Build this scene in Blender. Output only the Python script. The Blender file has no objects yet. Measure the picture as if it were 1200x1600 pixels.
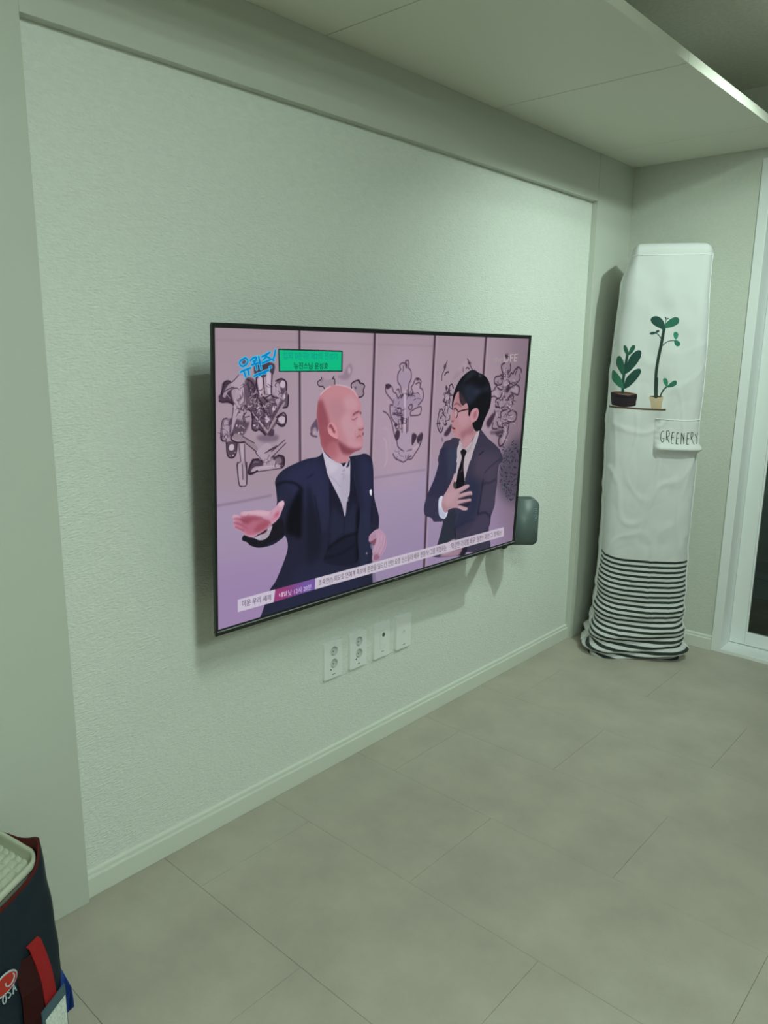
import bpy, bmesh, math, random
import numpy as np
from mathutils import Vector, Matrix, noise
from mathutils.geometry import tessellate_polygon

C = bpy.context.scene.collection
PI = math.pi
random.seed(7)

# ------------------------------------------------------------------ camera, world, exposure, lights
cd = bpy.data.cameras.new('camera'); cam = bpy.data.objects.new('camera', cd); C.objects.link(cam)
cd.sensor_fit = 'VERTICAL'; cd.sensor_height = 24.0; cd.lens = 24.0 * 1184.85 / 1600.0
cd.clip_start = 0.02; cd.clip_end = 60
Rw = ((0.7440173, 0.6680612, 0.0115097), (0.1474593, -0.1473750, -0.9780268), (-0.6516855, 0.7293661, -0.2081614))
cam.matrix_world = Matrix(((Rw[0][0], -Rw[1][0], -Rw[2][0], 0.0), (Rw[0][1], -Rw[1][1], -Rw[2][1], 0.0),
                           (Rw[0][2], -Rw[1][2], -Rw[2][2], 1.4), (0, 0, 0, 1)))
sc = bpy.context.scene
sc.camera = cam
w = bpy.data.worlds.new('night'); sc.world = w; w.use_nodes = True
w.node_tree.nodes['Background'].inputs[0].default_value = (0.010, 0.014, 0.013, 1)
w.node_tree.nodes['Background'].inputs[1].default_value = 0.5
sc.view_settings.view_transform = 'Standard'; sc.view_settings.look = 'None'
sc.view_settings.exposure = 0.0; sc.view_settings.gamma = 1.0; sc.view_settings.use_curve_mapping = False
sc.cycles.max_bounces = 8; sc.cycles.diffuse_bounces = 5; sc.cycles.caustics_reflective = False; sc.cycles.caustics_refractive = False

TINT = (0.785, 1.0, 0.88)
# ceiling lamps of the room: name, x, y, size x, size y, radiance
LAMPS = [('living', 0.22, 0.58, ((-0.24, 0), (0.0, 0), (0.26, 0)), 0.085, 0.10, 350.0),
         ('kitchen', 1.73, 0.07, ((-0.2, 0), (0.2, 0)), 0.22, 0.16, 245.0)]
LIPLAMP = (-0.46, 2.96, 8.5)               # small round downlight beside the dropped ceiling
SPOT = ((-0.30, 2.66, 2.455), (-1.55, 3.10, 1.00), 85.0, 100, 1.0)    # spotlight turned to the corner

# ------------------------------------------------------------------ helpers
def mat(name, col, rough=0.6, spec=0.3, metal=0.0, bump=None, var=None, coat=0.0, sheen=0.0):
    m = bpy.data.materials.new(name); m.use_nodes = True
    nt = m.node_tree; b = nt.nodes['Principled BSDF']
    b.inputs['Base Color'].default_value = (*col, 1); b.inputs['Roughness'].default_value = rough
    b.inputs['Specular IOR Level'].default_value = spec; b.inputs['Metallic'].default_value = metal
    b.inputs['Coat Weight'].default_value = coat; b.inputs['Sheen Weight'].default_value = sheen
    if bump or var:
        tc = nt.nodes.new('ShaderNodeTexCoord')
    if bump:
        scale, strength, stretch, detail = bump
        mp = nt.nodes.new('ShaderNodeMapping'); mp.inputs['Scale'].default_value = stretch
        nz = nt.nodes.new('ShaderNodeTexNoise'); nz.inputs['Scale'].default_value = scale; nz.inputs['Detail'].default_value = detail
        bp = nt.nodes.new('ShaderNodeBump'); bp.inputs['Strength'].default_value = strength; bp.inputs['Distance'].default_value = 0.004
        nt.links.new(tc.outputs['Object'], mp.inputs[0]); nt.links.new(mp.outputs[0], nz.inputs['Vector'])
        nt.links.new(nz.outputs['Fac'], bp.inputs['Height']); nt.links.new(bp.outputs[0], b.inputs['Normal'])
    if var:
        scale, amt, stretch = var
        mp2 = nt.nodes.new('ShaderNodeMapping'); mp2.inputs['Scale'].default_value = stretch
        n2 = nt.nodes.new('ShaderNodeTexNoise'); n2.inputs['Scale'].default_value = scale; n2.inputs['Detail'].default_value = 6
        n2.inputs['Roughness'].default_value = 0.62
        cr = nt.nodes.new('ShaderNodeMapRange'); cr.inputs[1].default_value = 0.3; cr.inputs[2].default_value = 0.7
        cr.inputs[3].default_value = 1 - amt; cr.inputs[4].default_value = 1 + amt
        mx = nt.nodes.new('ShaderNodeVectorMath'); mx.operation = 'SCALE'; mx.inputs[0].default_value = col
        nt.links.new(tc.outputs['Object'], mp2.inputs[0]); nt.links.new(mp2.outputs[0], n2.inputs['Vector'])
        nt.links.new(n2.outputs['Fac'], cr.inputs[0]); nt.links.new(cr.outputs[0], mx.inputs['Scale'])
        nt.links.new(mx.outputs[0], b.inputs['Base Color'])
    return m

def emit(name, col, s):
    m = bpy.data.materials.new(name); m.use_nodes = True; nt = m.node_tree; nt.nodes.clear()
    e = nt.nodes.new('ShaderNodeEmission'); e.inputs[0].default_value = (*col, 1); e.inputs[1].default_value = s
    o = nt.nodes.new('ShaderNodeOutputMaterial'); nt.links.new(e.outputs[0], o.inputs[0])
    return m

def obj(name, bm, m, parent=None, smooth=False, loc=None):
    me = bpy.data.meshes.new(name)
    bmesh.ops.recalc_face_normals(bm, faces=bm.faces)
    bm.to_mesh(me); bm.free()
    for k in (m if isinstance(m, (list, tuple)) else [m]): me.materials.append(k)
    if smooth:
        for p in me.polygons: p.use_smooth = True
    o = bpy.data.objects.new(name, me); C.objects.link(o)
    if parent: o.parent = parent
    if loc: o.location = loc
    return o

def thing(name, label, cat, loc=(0, 0, 0), rot=(0, 0, 0), group=None):
    o = bpy.data.objects.new(name, None); C.objects.link(o); o.location = loc; o.rotation_euler = rot
    o.empty_display_size = 0.05
    return tag(o, label, cat, group)

def tag(o, label, cat, group=None):
    o['label'] = label; o['category'] = cat
    if group: o['group'] = group
    return o

def struct(o, label=None):
    o['kind'] = 'structure'
    if label: o['label'] = label
    return o

def box(bm, x0, x1, y0, y1, z0, z1, bev=0.0, seg=2, mi=0):
    g = bmesh.ops.create_cube(bm, size=1.0)
    for v in g['verts']:
        v.co = Vector(((x0 + x1) / 2 + v.co.x * (x1 - x0), (y0 + y1) / 2 + v.co.y * (y1 - y0), (z0 + z1) / 2 + v.co.z * (z1 - z0)))
    fs = set(f for v in g['verts'] for f in v.link_faces)
    if mi:
        for f in fs: f.material_index = mi
    if bev:
        es = set(e for v in g['verts'] for e in v.link_edges)
        r = bmesh.ops.bevel(bm, geom=list(es), offset=bev, segments=seg, profile=0.5, affect='EDGES')
        if mi:
            for f in r['faces']: f.material_index = mi
    return bm

def bx(*a, **k): return box(bmesh.new(), *a, **k)

def tube(bm, pts, r, n=8, closed=False):
    pts = [Vector(p) for p in pts]; rings = []
    N = len(pts)
    for i, p in enumerate(pts):
        if closed: d = pts[(i + 1) % N] - pts[i - 1]
        else: d = pts[min(i + 1, N - 1)] - pts[max(i - 1, 0)]
        d.normalize()
        a = d.orthogonal() if i == 0 else (a - d * a.dot(d))
        a.normalize(); b = d.cross(a)
        rr = r[i] if isinstance(r, (list, tuple)) else r
        rings.append([bm.verts.new(p + (a * math.cos(t) + b * math.sin(t)) * rr) for t in [2 * PI * k / n for k in range(n)]])
    for i in range(N if closed else N - 1):
        A = rings[i]; B = rings[(i + 1) % N]
        for k in range(n): bm.faces.new((A[k], A[(k + 1) % n], B[(k + 1) % n], B[k]))
    if not closed:
        bm.faces.new(rings[0][::-1]); bm.faces.new(rings[-1])
    return bm

def lathe(bm, prof, n=24, M=Matrix()):
    """profile of (r, h) turned about local z"""
    rings = []
    for r, h in prof:
        if r < 1e-6: rings.append([bm.verts.new(M @ Vector((0, 0, h)))])
        else: rings.append([bm.verts.new(M @ Vector((r * math.cos(2 * PI * k / n), r * math.sin(2 * PI * k / n), h))) for k in range(n)])
    for A, B in zip(rings, rings[1:]):
        for k in range(n):
            a0 = A[k % len(A)]; a1 = A[(k + 1) % len(A)]; b0 = B[k % len(B)]; b1 = B[(k + 1) % len(B)]
            vs = [a0]
            for v in (a1, b1, b0):
                if v not in vs: vs.append(v)
            if len(vs) > 2: bm.faces.new(vs)
    return bm

def prism(bm, pts, y0, y1, axes='xz'):
    """closed 2D outline extruded along the remaining axis"""
    def V(p, d):
        return {'xz': Vector((p[0], d, p[1])), 'xy': Vector((p[0], p[1], d)), 'yz': Vector((d, p[0], p[1]))}[axes]
    a = [bm.verts.new(V(p, y0)) for p in pts]; b = [bm.verts.new(V(p, y1)) for p in pts]
    n = len(pts)
    bm.faces.new(a); bm.faces.new(b[::-1])
    for i in range(n): bm.faces.new((a[i], a[(i + 1) % n], b[(i + 1) % n], b[i]))
    return bm

def smoothstep(a, b, x):
    t = min(1, max(0, (x - a) / (b - a))); return t * t * (3 - 2 * t)

# ------------------------------------------------------------------ paint: flat pictures made of polygons and strokes (no image file is read)
def spline(pts, closed, n=6):
    P = np.array(pts, float); N = len(P); out = []
    rng = range(N) if closed else range(N - 1)
    for i in rng:
        p0 = P[i - 1] if (closed or i > 0) else P[i]; p1 = P[i]; p2 = P[(i + 1) % N]
        p3 = P[(i + 2) % N] if (closed or i + 2 < N) else p2
        for t in np.linspace(0, 1, n, endpoint=False):
            out.append(0.5 * ((2 * p1) + (-p0 + p2) * t + (2 * p0 - 5 * p1 + 4 * p2 - p3) * t * t + (-p0 + 3 * p1 - 3 * p2 + p3) * t ** 3))
    if not closed: out.append(P[-1])
    return np.array(out)

class Canvas:
    def __init__(s, W, H, col):
        s.W, s.H = W, H; s.a = np.empty((H, W, 3), np.float32); s.a[:] = np.array(col, np.float32) / 255; s.clip = None
    def fillmask(s, rings):
        SS = 3; W, H = s.W * SS, s.H * SS
        allp = np.concatenate(rings) * SS
        y0 = max(0, int(allp[:, 1].min())); y1 = min(H, int(allp[:, 1].max()) + 2)
        y0 -= y0 % SS; y1 += (-y1) % SS
        m = np.zeros((s.H, s.W), np.float32)
        if y1 <= y0: return m
        tg = np.zeros((y1 - y0, W + 1), np.int16)
        for r in rings:
            q = r * SS
            for (xa, ya), (xb, yb) in zip(q, np.roll(q, -1, 0)):
                if ya == yb: continue
                if ya > yb: xa, ya, xb, yb = xb, yb, xa, ya
                ys = np.arange(max(y0, math.ceil(ya - .5)), min(y1, math.ceil(yb - .5)))
                if len(ys) == 0: continue
                xs = xa + (ys + .5 - ya) * (xb - xa) / (yb - ya)
                np.add.at(tg, (ys - y0, np.clip(np.ceil(xs - .5), 0, W).astype(int)), 1)
        ins = (np.cumsum(tg, 1)[:, :W] & 1).astype(np.float32)
        m[y0 // SS:y1 // SS] = ins.reshape((y1 - y0) // SS, SS, s.W, SS).mean((1, 3))
        return m
    def blur(s, m, r):
        r = int(round(r))
        for _ in range(2):
            for ax in (0, 1):
                if r < 1: continue
                p = np.pad(m, [(r + 1, r) if k == ax else (0, 0) for k in (0, 1)], mode='edge')
                c = np.cumsum(p, ax)
                m = (c[2 * r + 1:] - c[:-2 * r - 1]) / (2 * r + 1) if ax == 0 else (c[:, 2 * r + 1:] - c[:, :-2 * r - 1]) / (2 * r + 1)
        return m
    def put(s, m, col, al=1.0, blur=0, clip=False, setclip=False):
        if setclip: s.clip = m.copy()
        ys = np.flatnonzero(m.max(1)); xs = np.flatnonzero(m.max(0))
        if len(ys) == 0: return
        g = int(blur) * 2 + 3
        y0, y1, x0, x1 = max(0, ys[0] - g), min(s.H, ys[-1] + g), max(0, xs[0] - g), min(s.W, xs[-1] + g)
        m = m[y0:y1, x0:x1]
        if blur: m = s.blur(m, blur)
        if clip and s.clip is not None: m = m * s.clip[y0:y1, x0:x1]
        m = (m * al)[..., None]; A = s.a[y0:y1, x0:x1]
        A[:] = A * (1 - m) + (np.array(col, np.float32) / 255) * m
    def poly(s, pts, col, smooth=True, **k):
        r = spline(pts, True) if smooth else np.array(pts, float)
        s.put(s.fillmask([r]), col, **k)
    def line(s, pts, wd, col, smooth=True, taper=False, **k):
        q = spline(pts, False, 5) if smooth and len(pts) > 2 else np.array(pts, float)
        x0 = max(0, int(q[:, 0].min() - wd - 2)); x1 = min(s.W, int(q[:, 0].max() + wd + 3))
        y0 = max(0, int(q[:, 1].min() - wd - 2)); y1 = min(s.H, int(q[:, 1].max() + wd + 3))
        if x1 <= x0 or y1 <= y0: return
        yy, xx = np.mgrid[y0:y1, x0:x1] + 0.5
        cov = np.zeros(xx.shape, np.float32); n = len(q) - 1
        for i in range(n):
            a, b = q[i], q[i + 1]; d = b - a; L = d @ d + 1e-9
            t = np.clip(((xx - a[0]) * d[0] + (yy - a[1]) * d[1]) / L, 0, 1)
            dist = np.hypot(xx - a[0] - t * d[0], yy - a[1] - t * d[1])
            hw = wd / 2
            if taper: hw = hw * (0.35 + 0.65 * math.sin(PI * (i + .5) / n))
            cov = np.maximum(cov, np.clip(hw - dist + .5, 0, 1))
        m = np.zeros((s.H, s.W), np.float32); m[y0:y1, x0:x1] = cov
        s.put(m, col, **k)
    def tris(s, T, col, **k):
        m = np.zeros((s.H, s.W), np.float32)
        m = s.fillmask(list(T)) if len(T) else m
        s.put(m, col, **k)
    def image(s, name):
        im = bpy.data.images.new(name, s.W, s.H)
        px = np.ones((s.H, s.W, 4), np.float32); px[..., :3] = np.clip(s.a[::-1], 0, 1)
        im.pixels.foreach_set(px.ravel()); im.update(); im.pack()
        return im

def glyph_rings(text):
    """outlines (2D rings) of a line of text in Blender's own font, normalised to a unit box"""
    cu = bpy.data.curves.new('t', 'FONT'); cu.body = text; cu.size = 1.0; cu.resolution_u = 3
    o = bpy.data.objects.new('t', cu); C.objects.link(o)
    dg = bpy.context.evaluated_depsgraph_get(); dg.update()
    me = o.evaluated_get(dg).to_mesh()
    V = np.array([v.co[:2] for v in me.vertices], float); F = [tuple(p.vertices) for p in me.polygons]
    # boundary loops of the filled text
    cnt = {}
    for f in F:
        for a, b in zip(f, f[1:] + f[:1]):
            k = (min(a, b), max(a, b)); cnt.setdefault(k, []).append((a, b))
    nxt = {}
    for k, l in cnt.items():
        if len(l) == 1: nxt.setdefault(l[0][0], []).append(l[0][1])
    rings = []
    while nxt:
        st = next(iter(nxt)); r = [st]; cur = st
        while cur in nxt:
            n = nxt[cur].pop()
            if not nxt[cur]: del nxt[cur]
            if n == st: break
            r.append(n); cur = n
        if len(r) > 2: rings.append(V[r])
    C.objects.unlink(o); bpy.data.objects.remove(o)
    return rings

def put_text(cv, text, quad, col, bold=0.0, **k):
    """text fitted into a quad (tl, tr, br, bl) of the canvas"""
    rings = glyph_rings(text)
    if not rings: return
    A = np.concatenate(rings); lo = A.min(0); hi = A.max(0)
    q = np.array(quad, float); out = []
    for r in rings:
        u = (r - lo) / (hi - lo); x = u[:, :1]; y = 1 - u[:, 1:]
        out.append((q[0] * (1 - x) + q[1] * x) * (1 - y) + (q[3] * (1 - x) + q[2] * x) * y)
    m = cv.fillmask(out)
    if bold: m = np.clip(cv.blur(m, 1) * bold, 0, 1) if bold > 1 else np.maximum(m, np.roll(m, 1, 1) * bold)
    cv.put(m, col, **k)

def run(cv, prog):
    """prog: rows of (op, colour, points, width, blur, alpha)"""
    for row in prog:
        op, col, pts = row[0], row[1], row[2]
        wd = row[3] if len(row) > 3 else 0; bl = row[4] if len(row) > 4 else 0; al = row[5] if len(row) > 5 else 1.0
        col = tuple(int(col[i:i + 2], 16) for i in (0, 2, 4))
        pts = list(zip(pts[::2], pts[1::2]))
        if op == 'P': cv.poly(pts, col, blur=bl, alpha=al) if False else cv.poly(pts, col, blur=bl, al=al, setclip=True)
        elif op == 'p': cv.poly(pts, col, smooth=False, blur=bl, al=al, setclip=True)
        elif op == 's': cv.poly(pts, col, blur=bl, al=al, clip=True)
        elif op == 'q': cv.poly(pts, col, blur=bl, al=al)
        elif op == 'L': cv.line(pts, wd, col, blur=bl, al=al)
        elif op == 'l': cv.line(pts, wd, col, blur=bl, al=al, clip=True)
        elif op == 'T': cv.line(pts, wd, col, blur=bl, al=al, taper=True)
        elif op == 'K': cv.line(pts, wd, col, smooth=False, blur=bl, al=al)

# ------------------------------------------------------------------ materials
M_wallpaper = mat('wallpaper_textured', (0.735, 0.76, 0.715), 0.75, 0.25, bump=(170, 0.9, (1, 0.5, 1.4), 3), var=(60, 0.035, (1, 0.5, 1.6)))
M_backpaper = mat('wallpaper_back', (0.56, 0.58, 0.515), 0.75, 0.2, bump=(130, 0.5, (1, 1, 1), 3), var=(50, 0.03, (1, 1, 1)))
M_film = mat('panel_film', (0.535, 0.555, 0.495), 0.45, 0.4, bump=(300, 0.05, (1, 1, 1), 2))
M_soffit = mat('soffit_film', (0.72, 0.72, 0.63), 0.5, 0.35, bump=(260, 0.06, (1, 1, 1), 2))
M_ceil = mat('ceiling_paper', (0.72, 0.72, 0.66), 0.8, 0.2, bump=(200, 0.5, (1, 1, 1), 3), var=(70, 0.08, (1, 1, 1)))
M_base = mat('baseboard_film', (0.66, 0.68, 0.61), 0.4, 0.45)
M_tile = mat('vinyl_tile', (0.425, 0.385, 0.325), 0.42, 0.35, bump=(160, 0.12, (1, 1, 1), 4), var=(5.5, 0.10, (1, 1, 1)))
M_joint = mat('tile_joint', (0.24, 0.21, 0.17), 0.8, 0.1)
M_white = mat('white_window_frame', (0.78, 0.80, 0.80), 0.35, 0.5)
M_plain = mat('far_room_paper', (0.34, 0.34, 0.31), 0.8, 0.2)
M_plastic = mat('white_outlet_plastic', (0.80, 0.81, 0.80), 0.35, 0.5)
M_socket = mat('socket_plastic', (0.62, 0.63, 0.61), 0.4, 0.4)
M_dark = mat('dark_hole', (0.01, 0.01, 0.01), 0.6, 0.2)
M_mark = mat('grey_print', (0.16, 0.17, 0.17), 0.6, 0.2)
M_metal = mat('metal', (0.6, 0.6, 0.58), 0.3, 0.5, 1.0)
M_bezel = mat('tv_bezel', (0.012, 0.013, 0.013), 0.35, 0.5)
M_tvback = mat('tv_back', (0.02, 0.02, 0.02), 0.6, 0.3)
M_lip = mat('bezel_lip', (0.30, 0.30, 0.32), 0.3, 0.6)
M_cloth = mat('cover_fabric', (0.80, 0.80, 0.80), 0.8, 0.15, bump=(420, 0.12, (1, 1, 1), 2), sheen=0.15)
M_device = mat('device_shell', (0.10, 0.135, 0.135), 0.4, 0.4)

# ------------------------------------------------------------------ room shell
XF, XW, YB, ZS, ZC = -1.6895, -1.7166, 3.64, 2.256, 2.50
X1, Y0 = 2.9, -3.4
YP, YR, XL = 0.771, 3.292, -1.0037

wl = struct(obj('wall_left', bx(XW - 0.12, XW, Y0, YB + 0.12, 0, ZC), M_wallpaper), 'pale textured wallpaper wall recessed behind the television')
# pillar, header board and pilaster that frame the recess
struct(obj('trim_1', bx(XW, XF, Y0, YP, 0, ZS, bev=0.0012), M_film), 'flat pale panel left of the recessed wall')
struct(obj('trim_2', bx(XW, XF, YP, YR - 0.003, 2.0593, ZS, bev=0.0012), M_film), 'pale header board above the recessed wall')
struct(obj('trim_3', bx(XW, XF, YR, YB, 0, ZS, bev=0.0012), M_film), 'pale pilaster at the far end of the recessed wall')

struct(obj('wall_front', bx(XW - 0.12, X1 + 0.12, Y0 - 0.12, Y0, 0, ZC), M_plain))
struct(obj('wall_right', bx(X1, X1 + 0.12, Y0, YB + 0.12, 0, ZC), M_plain))
DX0, DX1, DZ1 = -1.1179, 1.62, 2.215
bm = bmesh.new()
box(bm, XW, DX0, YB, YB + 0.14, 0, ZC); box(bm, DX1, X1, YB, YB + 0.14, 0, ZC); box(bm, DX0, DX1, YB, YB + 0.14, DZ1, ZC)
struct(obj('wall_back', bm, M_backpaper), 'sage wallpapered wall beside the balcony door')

# ceiling: upper slab, the dropped box along the left wall and its film panels
ce = struct(obj('ceiling', bx(XW - 0.12, X1 + 0.12, Y0 - 0.12, YB + 0.12, ZC, ZC + 0.1), M_ceil), 'upper ceiling')
obj('soffit_box', bx(XW, -1.46, Y0, YB, ZS + 0.034, ZC), M_ceil, ce)
seams = [1.6287 - 0.8432 * k for k in range(6, 0, -1)] + [1.6287, 2.4719, 3.292]
edges = [Y0] + [s for s in seams if s > Y0 + 0.1] + [YB]
for a, b in zip(edges, edges[1:]):
    obj('soffit_panel', bx(XW, XL, a + 0.0018, b - 0.0018, ZS, ZS + 0.032, bev=0.0012), M_soffit, ce)

# floor: joint base and loose-lay tiles in running bond
fl = struct(obj('floor', bx(XW - 0.12, X1 + 0.12, Y0 - 0.12, YB + 0.12, -0.12, -0.0022), M_joint), 'grey beige stone look floor tiles')
TW, TL = 0.3855, 0.7932
random.seed(3)
row0 = 0.9976
tile_mesh = {}
for r in range(-12, 8):
    ya, yb = row0 + TW * (r - 1), row0 + TW * r
    if r in (1, 2, 3, 4): ya, yb = [0.9976, 1.3881, 1.7784, 2.1572, 2.5398][r - 1:r + 1]
    elif r == 0: yb = 0.9976; ya = yb - TW
    elif r >= 5: ya, yb = 2.5398 + TW * (r - 5), 2.5398 + TW * (r - 4)
    else: yb = 0.9976 + TW * r; ya = yb - TW
    ya, yb = max(ya, Y0), min(yb, YB)
    if yb - ya < 0.02: continue
    off = -1.1343 if r % 2 == 0 else -0.7369
    k = -3
    while True:
        xa, xb = off + TL * k, off + TL * (k + 1); k += 1
        if xb < XW + 0.02: continue
        if xa > X1 - 0.02: break
        xa, xb = max(xa, XW), min(xb, X1)
        g = 0.0004
        key = (round(xb - xa, 3), round(yb - ya, 3))
        bm = bx(xa + g, xb - g, ya + g, yb - g, -0.0022, 0.0)
        top = [f for f in bm.faces if f.normal.z > 0.9]
        bmesh.ops.bevel(bm, geom=list({e for f in top for e in f.edges}), offset=0.0004, segments=1, affect='EDGES')
        obj('tile', bm, M_tile, fl)

def baseboard(name, along, lo, hi, face, sgn):
    """moulded skirting: tall board, groove, narrow upper lip; profile in (depth, z)"""
    d = [(0, 0), (0.0135, 0), (0.0145, 0.002), (0.0145, 0.0545), (0.0135, 0.0565), (0.0095, 0.0570), (0.0085, 0.0585), (0.0085, 0.066),
         (0.0075, 0.069), (0.004, 0.0715), (0.0, 0.0725)]
    bm = bmesh.new()
    if along == 'y':
        A = [bm.verts.new((face + sgn * p[0], lo, p[1])) for p in d]; B = [bm.verts.new((face + sgn * p[0], hi, p[1])) for p in d]
    else:
        A = [bm.verts.new((lo, face + sgn * p[0], p[1])) for p in d]; B = [bm.verts.new((hi, face + sgn * p[0], p[1])) for p in d]
    n = len(d); bm.faces.new(A); bm.faces.new(B[::-1])
    for i in range(n): bm.faces.new((A[i], A[(i + 1) % n], B[(i + 1) % n], B[i]))
    return struct(obj(name, bm, M_base))
baseboard('baseboard_left', 'y', YP, YR, XW, 1)
baseboard('baseboard_back', 'x', XF, DX0, YB, -1)

# balcony door: frame, sash, glass; dark balcony beyond
YD = 3.765
dr = struct(obj('door_1', bx(DX0, DX0 + 0.0425, YB - 0.006, YB + 0.16, 0, DZ1, bev=0.002), M_white), 'white framed glass balcony door')
obj('jamb', bx(DX1 - 0.0425, DX1, YB - 0.006, YB + 0.16, 0, DZ1, bev=0.002), M_white, dr)
obj('frame_head', bx(DX0 + 0.0425, DX1 - 0.0425, YB - 0.006, YB + 0.16, DZ1 - 0.0425, DZ1, bev=0.002), M_white, dr)
obj('sill', bx(DX0 + 0.0425, DX1 - 0.0425, YB - 0.006, YB + 0.16, 0, 0.020, bev=0.002), M_white, dr)
gl = bpy.data.materials.new('window_glass'); gl.use_nodes = True
nt = gl.node_tree; nt.nodes.clear()
o_ = nt.nodes.new('ShaderNodeOutputMaterial'); mx = nt.nodes.new('ShaderNodeMixShader'); tr = nt.nodes.new('ShaderNodeBsdfTransparent'); gs = nt.nodes.new('ShaderNodeBsdfGlossy')
gs.inputs['Roughness'].default_value = 0.01; fr = nt.nodes.new('ShaderNodeFresnel'); fr.inputs[0].default_value = 1.5
tr.inputs[0].default_value = (0.80, 0.86, 0.84, 1)
nt.links.new(fr.outputs[0], mx.inputs[0]); nt.links.new(tr.outputs[0], mx.inputs[1]); nt.links.new(gs.outputs[0], mx.inputs[2]); nt.links.new(mx.outputs[0], o_.inputs[0])
def sash(x0, x1, y):
    z0, z1 = 0.022, DZ1 - 0.0445
    w_, d_ = 0.070, 0.034
    s = obj('sash', bx(x0, x0 + w_, y, y + d_, z0, z1, bev=0.004), M_white, dr)
    obj('stile', bx(x1 - w_, x1, y, y + d_, z0, z1, bev=0.004), M_white, s)
    obj('bottom_rail', bx(x0 + w_, x1 - w_, y, y + d_, z0, z0 + 0.064, bev=0.004), M_white, s)
    obj('top_rail', bx(x0 + w_, x1 - w_, y, y + d_, z1 - 0.064, z1, bev=0.004), M_white, s)
    obj('glazing_bead', bx(x0 + w_ - 0.001, x0 + w_ + 0.007, y + 0.010, y + d_ - 0.006, z0 + 0.064, z1 - 0.064, bev=0.002), M_white, s)
    obj('pane', bx(x0 + w_ + 0.001, x1 - w_ - 0.001, y + 0.016, y + 0.020, z0 + 0.062, z1 - 0.062), gl, s)
xm = (DX0 + DX1) / 2
sash(DX0 + 0.0425, xm + 0.035, YD - 0.005)
sash(xm - 0.035, DX1 - 0.0425, YD + 0.034 - 0.003)
M_bfloor = mat('balcony_floor', (0.30, 0.26, 0.18), 0.6, 0.2, var=(8, 0.2, (1, 1, 1)))
M_bwall = mat('balcony_wall', (0.20, 0.25, 0.25), 0.8, 0.1, var=(3, 0.2, (1, 1, 1)))
by0, by1 = YB + 0.14, 5.05
struct(obj('floor_balcony', bx(XW - 0.12, X1 + 0.12, by0 - 0.01, by1, -0.12, -0.03), M_bfloor))
struct(obj('wall_balcony', bx(XW - 0.12, X1 + 0.12, by1, by1 + 0.1, -0.12, ZC), M_bwall))

# ------------------------------------------------------------------ ceiling lamps (out of view, they light the room)
M_lampbody = mat('lamp_housing', (0.8, 0.8, 0.8), 0.5, 0.3)
for nm, x, y, mods, sx, sy, s in LAMPS:
    t = thing('ceiling_lamp', {'living': 'slim white ceiling lamp with three light modules, nearest the television', 'kitchen': 'slim white ceiling lamp with two light modules, farther from the television'}[nm], 'lamp', (x, y, ZC))
    bm = bmesh.new(); xs = [m_[0] for m_ in mods]
    box(bm, min(xs) - sx / 2 - .012, max(xs) + sx / 2 + .012, -sy / 2 - .012, sy / 2 + .012, -0.026, 0)
    obj('housing', bm, M_lampbody, t)
    lm = emit('lamp_light', TINT, s)
    for mx_, my_ in mods:
        bm = bx(mx_ - sx / 2, mx_ + sx / 2, my_ - sy / 2, my_ + sy / 2, -0.0345, -0.0265)
        bmesh.ops.delete(bm, geom=[f for f in bm.faces if f.normal.z > 0.9], context='FACES')
        me = bpy.data.meshes.new('diffuser'); bm.to_mesh(me); bm.free(); me.materials.append(lm)
        d = bpy.data.objects.new('diffuser', me); C.objects.link(d); d.parent = t
x, y, s = LIPLAMP
t = thing('downlight', 'small round white ceiling downlight beside the dropped ceiling', 'lamp', (x, y, ZC))
obj('ring', lathe(bmesh.new(), [(0.034, 0), (0.05, 0), (0.05, -0.006), (0.034, -0.010), (0.034, 0)], 24), M_lampbody, t)
ld = bpy.data.lights.new('bulb', 'SPOT'); ld.energy = s; ld.spot_size = math.radians(145); ld.spot_blend = 0.15; ld.shadow_soft_size = 0.02; ld.color = TINT
lo = bpy.data.objects.new('bulb', ld); C.objects.link(lo); lo.parent = t; lo.location = (0, 0, -0.012)
p_, q_, s, an, bl_ = SPOT
t = thing('ceiling_spotlight', 'white adjustable ceiling spotlight turned towards the far corner', 'lamp', (p_[0], p_[1], ZC))
dv_ = (Vector(q_) - Vector(p_)).normalized(); Q = dv_.to_track_quat('-Z', 'Y')
obj('base_disc', lathe(bmesh.new(), [(0, 0), (0.04, 0), (0.04, -0.012), (0, -0.012)], 24), M_lampbody, t)
M_ = Matrix.Translation((0, 0, p_[2] - ZC)) @ Q.to_matrix().to_4x4()
obj('head', lathe(bmesh.new(), [(0, 0.055), (0.026, 0.055), (0.030, 0.045), (0.030, 0.004), (0.026, 0.004), (0.026, 0.012), (0, 0.012)], 24, M_), M_lampbody, t)
ld = bpy.data.lights.new('bulb', 'SPOT'); ld.energy = s; ld.spot_size = math.radians(an); ld.spot_blend = bl_; ld.shadow_soft_size = 0.035; ld.color = TINT
lo = bpy.data.objects.new('bulb', ld); C.objects.link(lo); lo.parent = t; lo.location = (0, 0, p_[2] - ZC); lo.rotation_euler = Q.to_euler()

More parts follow.
